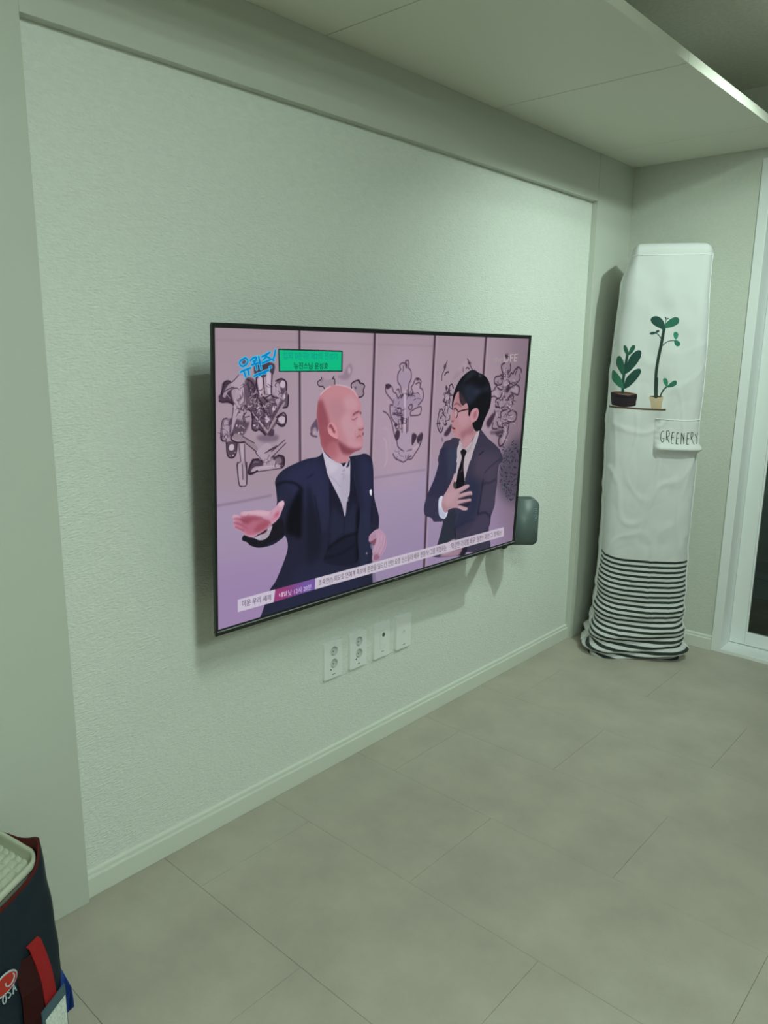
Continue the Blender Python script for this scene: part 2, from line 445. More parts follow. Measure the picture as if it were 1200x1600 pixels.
# ------------------------------------------------------------------ flat art: picture on the screen, print on the cover
SCREEN_ART = [
('q','a892a2',[-59,67,1613,67,1714,570,-66,353],0,88,0.8),
('q','a392ae',[-67,397,157,400,577,397,1683,412,1793,965,-76,792],0,31,0.9),
('q','9a80ac',[-71,566,287,606,390,877,-76,792],0,57,0.8),
('q','9582a6',[481,588,889,554,1520,571,1601,1033,490,805],0,72,0.7),
('q','84707e',[1169,-58,1366,-65,1376,247,1211,239],0,77,0.9),
('q','b49cb0',[557,67,736,67,733,401,550,400],0,36,0.5),
('q','b09aaa',[275,35,504,33,508,349,259,325],0,36,0.5),
('q','6e5a66',[1178,281,1333,245,1427,835,1285,758,1125,453],0,68,0.6),
('K','8a7482',[5,26,245,27],2.5,2,0.5),
('K','8a7482',[260,26,509,29],2.9,2,0.5),
('K','8a7482',[527,29,765,31],3.3,2,0.4),
('K','574353',[248,-3,257,350],7.7,2,0.95),
('K','3a2a3a',[248,-3,257,350],4,0,0.8),
('K','c0acb8',[254,-3,264,351],4.6,2,0.45),
('K','574353',[516,-5,519,396],8.9,2,0.95),
('K','3a2a3a',[516,-5,519,396],4.7,0,0.8),
('K','c0acb8',[524,-5,527,397],5.3,2,0.45),
('K','574353',[773,-4,773,316,781,731],10.4,2,0.95),
('K','3a2a3a',[773,-4,773,316,781,731],5.4,0,0.8),
('K','c0acb8',[781,-4,782,316,791,733],6.2,2,0.45),
('K','574353',[1030,-3,1030,128],11.1,3,0.95),
('K','3a2a3a',[1030,-3,1030,128],5.8,0,0.8),
('K','c0acb8',[1041,-4,1040,128],6.7,3,0.45),
('K','7f6a80',[-1,408,77,407,163,404],4.5,2,0.75),
('K','8d7890',[534,402,761,402],5.6,2,0.7),
('q','3a2a3a',[20,123,37,118,53,130,44,143,50,170,34,168,20,166,11,163,9,151,16,146],0,1,0.85),
('q','3a2a3a',[84,115,106,114,119,132,121,149,141,160,162,161,177,133,175,121,193,115,209,124,209,148,215,157,212,183,194,189,178,225,155,244,144,250,126,236,106,235,101,192,89,184,84,164],0,1,0.62),
('q','3a2a3a',[41,205,84,215,96,218,76,247,47,247],0,2,0.7),
('q','57445a',[17,208,31,203,41,209,43,241,31,252,19,257,14,239],0,1,0.5),
('q','3a2a3a',[31,259,59,264,54,293,42,297,33,287],0,1,0.75),
('q','3a2a3a',[106,308,132,309,137,324,106,344,93,340,96,324],0,1,0.8),
('q','3a2a3a',[166,310,184,304,202,311,203,331,195,336,179,320],0,1,0.85),
('q','3a2a3a',[114,75,167,79,169,99,162,105,116,112],0,1,0.85),
('q','3a2a3a',[186,201,205,206,210,223,194,234,178,223,175,209],0,1,0.8),
('q','57445a',[119,252,152,248,184,255,178,267,142,268,121,260],0,3,0.55),
('q','3a2a3a',[157,238,170,239,168,254,149,250],0,1,0.8),
('q','b09cac',[44,124,63,105,84,115,65,130,51,132],0,0,0.95),
('q','b09cac',[63,130,79,123,82,148,79,176,65,191,52,221,43,239,40,227,50,186,53,163,56,147],0,0,0.95),
('q','b09cac',[20,148,41,122,51,132,34,143,27,156],0,0,0.8),
('q','c4b2c2',[121,114,134,114,131,150,126,152],0,0,0.95),
('q','c4b2c2',[146,104,162,105,162,153,152,154],0,0,0.95),
('q','b09cac',[167,143,169,127,177,123,188,133,191,158,180,180],0,0,0.85),
('q','c4b2c2',[188,127,197,120,204,126,201,138,190,135],0,0,1),
('q','c4b2c2',[199,156,204,154,205,162,199,166],0,0,1),
('q','a08c98',[196,177,202,181,157,240,149,242,152,228],0,0,0.95),
('q','a08c98',[104,195,111,197,149,238,146,244],0,0,0.95),
('q','c4b2c2',[183,213,194,207,205,212,202,225,189,224],0,0,0.95),
('q','c4b2c2',[143,207,152,205,156,214,149,221,144,217],0,0,1),
('q','c4b2c2',[166,183,175,180,175,190,165,192],0,0,1),
('q','93808c',[52,241,71,245,111,270,121,283,114,291,81,265,52,253],0,0,0.95),
('q','b09cac',[116,293,131,278,152,271,163,287,142,295,158,307,142,325,132,309],0,0,0.9),
('q','b09cac',[101,339,109,327,137,326,195,330,198,337,132,340],0,0,0.95),
('q','b09cac',[64,317,71,315,78,349,87,366,66,364],0,0,0.9),
('q','b09cac',[68,266,81,265,79,304,72,307],0,0,0.8),
('q','b09cac',[22,212,31,208,36,217,31,248,20,251],0,0,0.8),
('q','c4b2c2',[39,266,50,267,49,279,37,278],0,0,1),
('q','8a7684',[176,313,190,310,195,323,179,326],0,0,0.8),
('q','cdbccb',[100,168,102,167,104,168,102,170],0,0,0.95),
('q','cdbccb',[98,167,100,166,102,168,100,169],0,0,0.95),
('q','cdbccb',[116,183,119,182,121,184,119,186],0,0,0.95),
('q','cdbccb',[100,177,102,176,104,177,102,179],0,0,0.95),
('q','cdbccb',[99,168,101,167,103,168,101,170],0,0,0.95),
('q','cdbccb',[116,184,119,182,121,184,119,186],0,0,0.95),
('q','cdbccb',[114,171,116,169,118,171,116,172],0,0,0.95),
('q','cdbccb',[109,182,112,180,114,182,112,184],0,0,0.95),
('q','cdbccb',[116,169,118,167,120,169,118,170],0,0,0.95),
('q','cdbccb',[111,177,113,176,115,177,113,179],0,0,0.95),
('q','cdbccb',[120,182,123,180,126,182,123,184],0,0,0.95),
('q','cdbccb',[129,191,131,189,133,191,131,192],0,0,0.95),
('q','cdbccb',[130,191,132,189,135,191,132,193],0,0,0.95),
('q','cdbccb',[129,190,131,188,133,190,131,192],0,0,0.95),
('q','cdbccb',[124,188,126,187,127,189,126,190],0,0,0.95),
('q','cdbccb',[118,195,120,194,121,195,120,196],0,0,0.95),
('q','cdbccb',[113,191,114,190,116,191,114,193],0,0,0.95),
('q','cdbccb',[122,189,124,188,126,189,124,191],0,0,0.95),
('q','cdbccb',[159,179,161,177,164,179,161,180],0,0,0.95),
('q','cdbccb',[140,187,142,186,144,187,142,189],0,0,0.95),
('q','cdbccb',[144,190,146,188,148,190,146,191],0,0,0.95),
('q','cdbccb',[149,193,151,192,152,193,151,195],0,0,0.95),
('q','cdbccb',[136,178,138,177,141,179,138,181],0,0,0.95),
('q','cdbccb',[150,179,152,178,154,179,152,181],0,0,0.95),
('q','cdbccb',[140,183,141,182,143,184,141,185],0,0,0.95),
('q','cdbccb',[71,239,74,237,76,239,74,241],0,0,0.95),
('q','cdbccb',[73,240,75,239,76,241,75,242],0,0,0.95),
('q','cdbccb',[62,240,64,238,67,240,64,242],0,0,0.95),
('q','cdbccb',[65,239,67,238,69,240,67,241],0,0,0.95),
('q','cdbccb',[75,227,77,225,78,227,77,228],0,0,0.95),
('q','cdbccb',[66,223,68,221,70,223,68,224],0,0,0.95),
('q','cdbccb',[78,228,80,227,81,228,80,229],0,0,0.95),
('q','cdbccb',[56,223,59,221,61,223,59,225],0,0,0.95),
('q','cdbccb',[64,226,66,225,68,226,66,227],0,0,0.95),
('q','cdbccb',[79,230,80,228,82,230,80,231],0,0,0.95),
('q','cdbccb',[57,221,59,219,61,221,59,222],0,0,0.95),
('q','cdbccb',[72,223,73,222,75,224,73,225],0,0,0.95),
('q','cdbccb',[108,225,111,223,114,225,111,227],0,0,0.95),
('q','cdbccb',[101,229,103,227,106,229,103,231],0,0,0.95),
('q','cdbccb',[107,238,109,236,111,238,109,240],0,0,0.95),
('q','cdbccb',[104,227,106,226,107,227,106,229],0,0,0.95),
('q','cdbccb',[107,224,110,223,112,225,110,227],0,0,0.95),
('q','cdbccb',[116,230,118,228,119,230,118,231],0,0,0.95),
('q','cdbccb',[104,224,106,223,108,224,106,226],0,0,0.95),
('q','cdbccb',[37,293,39,292,41,293,39,294],0,0,0.95),
('q','cdbccb',[33,293,35,292,37,294,35,295],0,0,0.95),
('q','cdbccb',[52,285,55,284,57,286,55,288],0,0,0.95),
('q','cdbccb',[45,292,48,290,50,292,48,294],0,0,0.95),
('q','cdbccb',[43,279,45,277,46,279,44,280],0,0,0.95),
('q','cdbccb',[50,295,52,293,55,295,52,297],0,0,0.95),
('q','cdbccb',[187,217,190,215,192,217,190,219],0,0,0.95),
('q','cdbccb',[195,221,198,219,200,221,198,223],0,0,0.95),
('q','cdbccb',[196,218,198,216,200,218,198,220],0,0,0.95),
('q','cdbccb',[203,224,205,223,207,224,205,226],0,0,0.95),
('q','cdbccb',[204,224,206,223,209,225,206,226],0,0,0.95),
('q','cdbccb',[181,222,182,220,184,222,182,223],0,0,0.95),
('L','3a2a3a',[50,170,48,190,40,236],2.2,0,0.9),
('L','3a2a3a',[79,125,82,148,79,191,84,215],2.2,0,0.9),
('L','3a2a3a',[65,191,77,175],2.2,0,0.9),
('L','3a2a3a',[28,251,30,279,35,294,47,297,57,286,60,264],2.2,0,0.9),
('L','3a2a3a',[64,266,68,293,69,309,59,314,61,331,65,364,76,370,87,366,87,333,83,312,81,268],2.2,0,0.9),
('L','3a2a3a',[41,205,43,233,40,244],2.2,0,0.9),
('L','3a2a3a',[31,203,19,208,14,239,19,257],2.1,0,0.9),
('L','3a2a3a',[92,115,96,145,119,169,131,178],2.2,0,0.9),
('L','3a2a3a',[101,119,111,149,141,178],2.2,0,0.9),
('L','3a2a3a',[89,125,106,161,121,173],2.2,0,0.9),
('L','3a2a3a',[136,116,141,150],2.2,0,0.9),
('L','3a2a3a',[116,114,121,145],2.2,0,0.9),
('L','3a2a3a',[162,103,162,151],2.3,0,0.9),
('L','3a2a3a',[101,192,109,205,142,244],2.3,0,0.9),
('L','3a2a3a',[109,195,149,236],2.3,0,0.9),
('L','3a2a3a',[194,176,162,220,152,238],2.3,0,0.9),
('L','3a2a3a',[178,186,155,228],2.3,0,0.9),
('L','3a2a3a',[205,267,163,293],2.4,0,0.9),
('L','3a2a3a',[208,276,163,308],2.4,0,0.9),
('L','3a2a3a',[142,295,176,284],2.3,0,0.9),
('L','3a2a3a',[152,290,179,280],2.4,0,0.9),
('L','3a2a3a',[114,291,137,318],2.3,0,0.9),
('L','3a2a3a',[101,339,132,339,198,338],2.3,0,0.9),
('L','3a2a3a',[76,249,111,268],2.2,0,0.9),
('L','3a2a3a',[81,263,116,289],2.3,0,0.9),
('L','3a2a3a',[20,125,44,122,65,105],2.1,0,0.9),
('L','3a2a3a',[13,152,30,139,51,132],2.1,0,0.9),
('L','3a2a3a',[36,149,50,170],2.1,0,0.9),
('L','3a2a3a',[74,316,76,353],2.3,0,0.9),
('L','3a2a3a',[84,204,96,202],2.2,0,0.9),
('L','3a2a3a',[190,334,198,328,203,318],2.4,0,0.9),
('L','2f2030',[20,148,16,146,23,129,24,122,32,118,41,119],3.4,0,0.9),
('L','2f2030',[11,163,20,166,34,165,48,171],3.8,0,0.9),
('L','2f2030',[84,176,89,184,101,192,104,205],4,0,0.9),
('L','2f2030',[175,121,193,116,208,126,209,148],3.7,0,0.9),
('L','2f2030',[215,157,213,183,199,187],4.2,0,0.9),
('L','2f2030',[178,209,199,199,209,210,205,229,194,232,178,223],3.8,0,0.9),
('L','2f2030',[106,205,104,231,114,238,126,236,144,250],4.5,0,0.9),
('L','2f2030',[116,112,116,131,124,150],3.1,0,0.9),
('L','2f2030',[136,112,141,150],3.1,0,0.9),
('L','2f2030',[164,101,162,153,183,162],3.2,0,0.9),
('L','2f2030',[114,159,131,174,142,194],3.6,0,0.9),
('L','2f2030',[141,162,162,179],3.2,0,0.9),
('L','2f2030',[89,115,106,125,114,149],3.1,0,0.9),
('L','2f2030',[162,153,141,160,131,152],3.2,0,0.9),
('L','2f2030',[30,261,31,287,40,297,54,293,60,264],3.5,0,0.9),
('L','2f2030',[14,239,15,252,26,257],3,0,0.9),
('L','2f2030',[106,308,96,324,93,340,103,342,119,337],5,0,0.9),
('L','2f2030',[106,308,126,308],3.7,0,0.9),
('L','2f2030',[184,304,202,311,203,331,195,335],4.8,0,0.9),
('L','2f2030',[61,310,60,326,65,364,73,370],2.7,0,0.9),
('L','2f2030',[87,313,88,346,87,366],3.2,0,0.9),
('L','2f2030',[86,192,77,203,81,217],2.6,0,0.9),
('L','2f2030',[47,241,42,252,59,262,81,263],4,0,0.9),
('L','cbbac8',[119,161,126,172],1.6,0,0.75),
('L','cbbac8',[101,149,111,165],1.6,0,0.75),
('L','cbbac8',[151,102,153,146],1.6,0,0.75),
('L','cbbac8',[126,114,129,146],1.6,0,0.75),
('L','cbbac8',[72,130,70,159],1.5,0,0.75),
('L','cbbac8',[60,175,57,202],1.5,0,0.75),
('L','cbbac8',[45,225,44,237],1.5,0,0.75),
('L','cbbac8',[29,146,41,158],1.5,0,0.75),
('L','cbbac8',[177,127,183,156],1.6,0,0.75),
('L','cbbac8',[109,334,132,330,179,330],1.6,0,0.75),
('L','cbbac8',[73,269,76,300],1.6,0,0.75),
('L','cbbac8',[165,196,183,180],1.6,0,0.75),
('L','cbbac8',[114,203,142,233],1.6,0,0.75),
('q','a3909e',[56,151,67,148,77,154,67,167],0,1,0.5),
('q','9d8aa0',[51,86,63,82,68,99,56,105],0,3,0.35),
('q','3a2a3a',[75,69,84,71,84,80,75,78],0,1,0.6),
('q','9c8896',[313,130,324,119,346,121,372,117,371,135,354,138,337,143,322,137],0,1,0.8),
('L','3a2a3a',[325,115,323,120,314,124,311,130,318,137,330,138,336,145],2.7,0,0.972),
('L','3a2a3a',[368,113,363,119,370,120,372,134],2.9,0,0.972),
('L','3a2a3a',[331,117,324,126],1.8,1,0.54),
('q','927e8c',[436,135,447,127,463,125,470,133,480,135,481,155,476,169,461,170,448,153],0,1,0.7),
('L','3a2a3a',[434,144,432,135,443,128,459,125,464,132,476,134,483,141,479,152,481,162,474,169,461,171],3.8,0,0.9936),
('q','3a2a3a',[457,123,465,126,466,132,460,131],0,1,0.9),
('q','57445a',[446,141,452,143,451,148,445,146],0,1,0.8),
('q','7d6a78',[381,114,401,107,411,92,427,81,435,96,423,119,402,122],0,3,0.55),
('q','c0aebb',[417,96,424,89,429,100,423,108],0,2,0.7),
('q','57445a',[290,242,304,225,313,221,316,252,301,252,294,261],0,1,0.85),
('q','b4a2b2',[296,248,306,242,312,253,299,258],0,1,0.7),
('L','3a2a3a',[290,257,296,263,303,265,312,267],3.6,1,0.864),
('q','a48fa6',[618,110,644,102,671,111,676,131,664,148,634,147],0,2,0.85),
('q','9a86a0',[598,187,632,169,672,170,705,167,728,185,712,202,675,210,670,232,647,244,614,242,593,219],0,3,0.75),
('q','a995b0',[610,337,628,305,653,280,687,282,693,323,676,363,645,365],0,3,0.5),
('L','3a2a3a',[627,98,623,85,636,79,644,81,648,74,658,73,662,83,658,93],3,1,0.9504),
('L','3a2a3a',[627,98,617,110,618,132,630,145,635,164],3,1,0.9504),
('L','3a2a3a',[658,92,672,102,675,124,666,141,667,170],3,1,0.9504),
('L','3a2a3a',[639,87,639,102],3,1,0.9504),
('L','3a2a3a',[650,79,651,94],3,1,0.9504),
('L','3a2a3a',[632,169,623,179,612,164,602,161,593,146,579,139,568,145,571,162,597,185,600,198,589,197,592,223,604,241,616,251],2.9,1,0.9504),
('L','3a2a3a',[615,155,623,153,627,164],3,1,0.9504),
('L','3a2a3a',[679,170,685,162,677,150,686,140,695,125,709,125,720,134,716,151,729,158,734,181,722,196,712,202],3.1,1,0.9504),
('L','3a2a3a',[697,140,710,136,717,140],3.1,1,0.9504),
('L','3a2a3a',[665,170,679,172,688,166],3.1,1,0.9504),
('L','3a2a3a',[674,201,684,199,685,210,675,214,668,205],3.1,1,0.9504),
('L','3a2a3a',[680,232,682,219,723,207,726,223,718,232,680,232],3.1,1,0.9504),
('L','3a2a3a',[651,204,653,240],3,1,0.9504),
('L','3a2a3a',[646,228,626,229,613,224,603,224],3,1,0.9504),
('L','3a2a3a',[618,207,635,208,636,223,623,223,619,211],3,1,0.9504),
('L','3a2a3a',[627,243,632,265],3,1,0.9504),
('L','3a2a3a',[639,230,646,279],3,1,0.9504),
('L','3a2a3a',[663,240,666,281],3.1,1,0.9504),
('L','3a2a3a',[670,236,671,276],3.1,1,0.9504),
('L','3a2a3a',[561,213,577,220,594,238,606,265,614,286,625,304,632,321,657,336],3,1,0.9504),
('L','3a2a3a',[611,339,621,353,642,362,659,368,676,361,693,362,706,350,725,331,734,313,740,293,732,287,716,298],3.1,1,0.9504),
('L','3a2a3a',[675,357,692,353],3.2,1,0.9504),
('L','3a2a3a',[615,255,619,266,629,267],3,1,0.9504),
('q','3a2a3a',[566,139,582,138,589,146,573,152],0,1,0.9),
('q','3a2a3a',[699,124,711,124,709,129,699,130],0,1,0.9),
('q','3a2a3a',[615,288,622,271,636,276,634,294,624,301],0,1,0.9),
('q','3a2a3a',[691,287,708,288,712,300,693,321],0,1,0.9),
('q','3a2a3a',[716,300,736,288,740,297,732,322,717,314],0,1,0.9),
('q','3a2a3a',[672,335,694,331,694,336,674,338],0,1,0.9),
('q','3a2a3a',[635,169,645,167,639,178,633,179],0,1,0.9),
('q','3a2a3a',[662,167,672,172,666,176],0,1,0.9),
('q','3a2a3a',[646,81,654,83,653,91,648,90],0,1,0.9),
('q','3a2a3a',[638,232,648,237,648,255,641,254],0,1,0.9),
('q','3a2a3a',[610,255,619,249,625,256,619,261],0,1,0.9),
('q','c9b8c8',[647,169,654,169,659,262,656,275],0,1,0.85),
('q','a594a6',[677,245,697,240,722,246,720,264,689,266],0,5,0.4),
('L','c6b5c8',[569,291,579,305,585,350,577,371],3.7,2,0.5),
('L','c6b5c8',[561,262,583,268,596,322],2.6,3,0.35),
('L','c8b7c6',[674,338,711,329,731,313],5.1,2,0.6),
('L','3a2a3a',[838,74,829,89,825,103,817,115,817,133],2.9,0,0.918),
('L','3a2a3a',[830,116,837,109,848,107],4.5,0,0.918),
('L','3a2a3a',[939,67,949,80,967,101],3.4,0,0.918),
('L','3a2a3a',[919,93,922,108],3,0,0.918),
('L','3a2a3a',[935,97,944,95,951,99],4,0,0.918),
('L','3a2a3a',[857,149,868,145,876,157],4.6,0,0.918),
('L','3a2a3a',[857,151,861,175,876,179],3.3,0,0.918),
('L','3a2a3a',[852,163,849,170,837,174,837,190,832,197,844,201,841,214,839,223],4.2,0,0.918),
('L','3a2a3a',[811,242,813,228,822,219,833,227,829,232],4.2,0,0.918),
('L','3a2a3a',[809,246,809,270,821,289,830,290,836,275],4.6,0,0.918),
('L','3a2a3a',[820,244,816,261,825,282],2.9,0,0.918),
('L','3a2a3a',[831,234,844,244,847,257,855,269],3,0,0.918),
('L','3a2a3a',[845,257,866,254,867,241],3,0,0.918),
('L','3a2a3a',[846,207,856,215,854,230],3,0,0.918),
('L','3a2a3a',[855,174,863,193,861,211,878,223],3,0,0.918),
('L','3a2a3a',[829,239,821,250],2.6,0,0.918),
('q','3a2a3a',[837,156,840,147,847,156,842,164],0,1,0.9),
('q','3a2a3a',[942,78,951,77,960,81,949,86],0,2,0.8),
('q','3a2a3a',[822,92,826,85,835,87,830,99],0,2,0.8),
('q','3a2a3a',[843,298,873,271,880,276,875,293,859,305],0,2,0.9),
('q','57445a',[831,308,838,311,841,322,835,320],0,2,0.6),
('q','3a2a3a',[839,268,855,265,849,272],0,1,0.9),
('q','8d7a88',[866,134,884,109,916,93,917,106,895,126],0,4,0.35),
('q','b5a3ae',[890,107,915,84,939,75,928,95],0,4,0.4),
('q','8f7b88',[1133,91,1174,81,1187,110,1239,106,1239,140,1229,159,1242,189,1207,193,1214,237,1239,258,1229,283,1195,291,1170,358,1152,352,1164,313,1102,294,1126,252,1109,220,1123,199,1084,188,1110,166,1095,142,1129,119],0,4,0.55),
('L','3a2a3a',[1143,55,1157,65,1167,62,1170,79],4,1,0.9288),
('L','3a2a3a',[1145,81,1129,88,1131,102,1146,124,1143,133,1131,133],5.7,1,0.9288),
('L','3a2a3a',[1179,84,1183,100,1174,112,1157,107],4.9,1,0.9288),
('L','3a2a3a',[1129,119,1125,123,1097,128,1095,146,1117,154,1137,150,1138,140],4.8,1,0.9288),
('L','3a2a3a',[1129,121,1147,129],6.2,1,0.9288),
('L','3a2a3a',[1169,105,1174,139,1184,148,1174,172],5.4,1,0.9288),
('L','3a2a3a',[1181,127,1188,115,1201,117,1208,106,1228,96,1247,103,1249,113],5,1,0.9288),
('L','3a2a3a',[1241,120,1243,138,1211,159],4.6,1,0.9288),
('L','3a2a3a',[1224,96,1221,106,1214,120],4.6,1,0.9288),
('L','3a2a3a',[1098,165,1109,156,1123,166,1144,169,1147,159],4.9,1,0.9288),
('L','3a2a3a',[1080,174,1102,168],3.9,1,0.9288),
('L','3a2a3a',[1083,192,1101,190,1119,199],3.9,1,0.9288),
('L','3a2a3a',[1186,168,1211,156,1238,159,1246,169,1242,189,1220,186,1197,180],5.1,1,0.9288),
('L','3a2a3a',[1145,176,1135,195,1119,199,1144,203,1151,193],4.9,1,0.9288),
('L','3a2a3a',[1159,186,1165,201,1183,206,1190,192,1211,190,1212,212,1205,234],5,1,0.9288),
('L','3a2a3a',[1107,206,1113,223,1122,226],4.9,1,0.9288),
('L','3a2a3a',[1119,199,1107,206],5.3,1,0.9288),
('L','3a2a3a',[1107,237,1113,252],4.4,1,0.9288),
('L','3a2a3a',[1148,261,1146,244,1187,236],5,1,0.9288),
('L','3a2a3a',[1189,248,1214,242,1243,256,1233,280,1202,281],5.1,1,0.9288),
('L','3a2a3a',[1104,278,1102,297,1132,301],4.9,1,0.9288),
('L','3a2a3a',[1129,277,1135,292,1161,296,1159,283],4.5,1,0.9288),
('L','3a2a3a',[1168,284,1176,279,1198,283,1197,306,1190,315],5.1,1,0.9288),
('L','3a2a3a',[1163,308,1161,323,1145,337,1148,354,1157,362,1174,356],6.9,1,0.9288),
('L','3a2a3a',[1199,316,1181,347,1170,361],4.2,1,0.9288),
('L','3a2a3a',[1110,225,1152,229,1185,216],4,1,0.9288),
('L','3a2a3a',[1161,167,1178,172,1172,158],4,1,0.9288),
('q','3a2a3a',[1066,273,1104,244,1110,259,1081,293],0,3,0.9),
('q','3a2a3a',[1121,310,1163,308,1162,330,1135,326],0,3,0.8),
('q','3a2a3a',[1091,306,1125,308,1122,318,1096,316],0,3,0.5),
('q','3a2a3a',[1145,55,1159,52,1167,60,1151,64],0,3,0.9),
('q','3a2a3a',[1234,253,1242,251,1242,263],0,3,0.9),
('q','3a2a3a',[1151,157,1185,158,1179,177,1158,177],0,3,0.6),
('q','b3a1b0',[1143,100,1165,105,1172,158,1161,167,1149,148],0,3,0.6),
('q','b3a1b0',[1168,220,1201,207,1209,237,1179,235],0,3,0.6),
('q','b3a1b0',[1194,163,1229,159,1237,184,1205,178],0,3,0.5),
('q','b3a1b0',[1087,174,1115,170,1125,187,1092,186],0,3,0.6),
('q','b3a1b0',[1161,323,1179,302,1190,315,1169,353],0,3,0.5),
('T','342434',[1187,164,1181,158,1174,153,1166,148],3.3,0,0.8),
('T','342434',[1160,142,1163,136,1172,133,1169,127],3.2,0,0.8),
('T','bba9b8',[1164,173,1160,167,1149,166,1138,165],2.5,0,0.8),
('T','342434',[1162,161,1172,158,1180,154,1187,150],2.2,0,0.8),
('T','342434',[1162,162,1172,166,1174,172,1175,178],2.1,0,0.8),
('T','bba9b8',[1200,137,1211,140,1219,145,1221,151],2.6,0,0.8),
('T','342434',[1169,113,1164,118,1153,118,1145,113],2.9,0,0.8),
('T','bba9b8',[1178,142,1178,136,1169,132,1162,127],3.1,0,0.8),
('T','342434',[1131,154,1123,150,1115,145,1105,142],1.8,0,0.8),
('T','342434',[1195,147,1207,148,1218,148,1223,142],3.8,0,0.8),
('T','342434',[1154,112,1153,106,1152,100,1162,98],2.6,0,0.8),
('T','bba9b8',[1151,164,1151,158,1158,154,1169,154],3.2,0,0.8),
('T','342434',[1162,114,1151,113,1146,118,1135,118],2.1,0,0.8),
('T','342434',[1117,137,1115,143,1112,148,1106,153],2.6,0,0.8),
('T','bba9b8',[1177,142,1181,148,1174,152,1163,153],3.4,0,0.8),
('T','bba9b8',[1155,171,1144,171,1142,177,1151,181],2.2,0,0.8),
('T','342434',[1186,157,1193,163,1204,164,1215,166],2.3,0,0.8),
('T','342434',[1141,115,1138,120,1146,125,1157,127],2.1,0,0.8),
('T','342434',[1193,161,1185,164,1175,167,1165,164],1.8,0,0.8),
('T','342434',[1182,163,1183,169,1180,175,1174,180],3.7,0,0.8),
('T','342434',[1160,114,1158,120,1160,126,1159,132],3,0,0.8),
('T','342434',[1180,146,1188,150,1199,152,1204,158],3.7,0,0.8),
('T','bba9b8',[1148,115,1159,117,1163,123,1174,124],3.6,0,0.8),
('T','342434',[1133,131,1143,134,1150,139,1157,144],2.4,0,0.8),
('T','342434',[1168,167,1165,173,1173,178,1176,184],2.8,0,0.8),
('T','bba9b8',[1135,167,1131,161,1121,158,1110,158],3.3,0,0.8),
('T','342434',[1207,212,1214,209,1225,210,1233,214],2.4,0,0.8),
('T','bba9b8',[1133,202,1123,203,1115,206,1109,210],3.7,0,0.8),
('T','342434',[1196,213,1190,218,1197,223,1207,222],2.4,0,0.8),
('T','342434',[1135,242,1125,240,1116,242,1117,248],2,0,0.8),
('T','bba9b8',[1117,216,1107,214,1103,208,1108,204],3.5,0,0.8),
('T','bba9b8',[1163,188,1153,186,1151,180,1143,176],3.2,0,0.8),
('T','342434',[1131,225,1126,220,1120,215,1122,209],3.5,0,0.8),
('T','342434',[1188,207,1186,201,1191,196,1195,191],2.4,0,0.8),
('T','bba9b8',[1156,206,1159,201,1169,200,1177,197],3.2,0,0.8),
('T','342434',[1130,218,1125,213,1117,209,1107,209],3.6,0,0.8),
('T','bba9b8',[1153,213,1162,210,1171,213,1181,212],1.9,0,0.8),
('T','bba9b8',[1147,204,1140,208,1143,213,1145,219],2.2,0,0.8),
('T','342434',[1179,254,1169,253,1165,258,1165,264],3.1,0,0.8),
('T','bba9b8',[1207,240,1215,244,1224,242,1228,237],2.1,0,0.8),
('T','342434',[1184,249,1188,255,1180,258,1180,264],2.5,0,0.8),
('T','bba9b8',[1131,198,1141,200,1146,196,1150,191],3.2,0,0.8),
('T','342434',[1195,203,1205,202,1214,200,1218,194],2.4,0,0.8),
('T','342434',[1191,236,1189,230,1188,224,1185,218],2.1,0,0.8),
('T','342434',[1186,216,1177,214,1170,217,1162,221],1.9,0,0.8),
('T','bba9b8',[1183,224,1190,229,1196,234,1190,239],3.8,0,0.8),
('T','bba9b8',[1171,245,1169,250,1164,255,1154,256],2.3,0,0.8),
('T','bba9b8',[1135,231,1138,226,1139,220,1131,216],2.2,0,0.8),
('T','342434',[1181,230,1190,234,1198,239,1207,243],3.1,0,0.8),
('T','342434',[1179,255,1189,257,1200,259,1210,261],1.9,0,0.8),
('T','342434',[1136,232,1146,233,1153,238,1163,241],3.6,0,0.8),
('T','342434',[1143,207,1151,205,1149,199,1152,194],2.3,0,0.8),
('T','342434',[1181,196,1191,196,1201,195,1211,193],3,0,0.8),
('T','342434',[1188,230,1177,228,1171,231,1160,232],2.9,0,0.8),
('T','342434',[1141,235,1138,229,1128,227,1120,230],3.4,0,0.8),
('T','bba9b8',[1131,192,1121,191,1111,189,1106,184],2.7,0,0.8),
('T','bba9b8',[1146,239,1143,233,1140,227,1136,221],3.4,0,0.8),
('T','342434',[1201,208,1206,213,1212,219,1221,222],3.2,0,0.8),
('T','342434',[1194,208,1187,203,1178,199,1180,194],2.6,0,0.8),
('T','342434',[1177,225,1186,229,1192,234,1203,235],2.2,0,0.8),
('T','342434',[1172,296,1164,298,1154,299,1153,304],3.5,0,0.8),
('T','342434',[1168,290,1178,290,1186,294,1195,299],2.1,0,0.8),
('T','bba9b8',[1136,262,1128,257,1124,252,1114,251],2.9,0,0.8),
('T','bba9b8',[1165,283,1171,278,1181,277,1189,281],3.7,0,0.8),
('T','342434',[1136,289,1128,285,1129,279,1121,275],2.2,0,0.8),
('T','342434',[1198,278,1188,275,1177,273,1167,272],3,0,0.8),
('T','342434',[1127,266,1133,262,1143,263,1147,269],2.1,0,0.8),
('T','bba9b8',[1195,264,1205,262,1215,263,1223,260],3,0,0.8),
('T','342434',[1166,284,1176,287,1183,284,1194,285],2.1,0,0.8),
('T','bba9b8',[1159,297,1154,291,1152,285,1142,283],2.4,0,0.8),
('T','342434',[1200,266,1197,260,1189,255,1179,256],1.8,0,0.8),
('T','342434',[1179,293,1169,294,1168,299,1159,301],3.7,0,0.8),
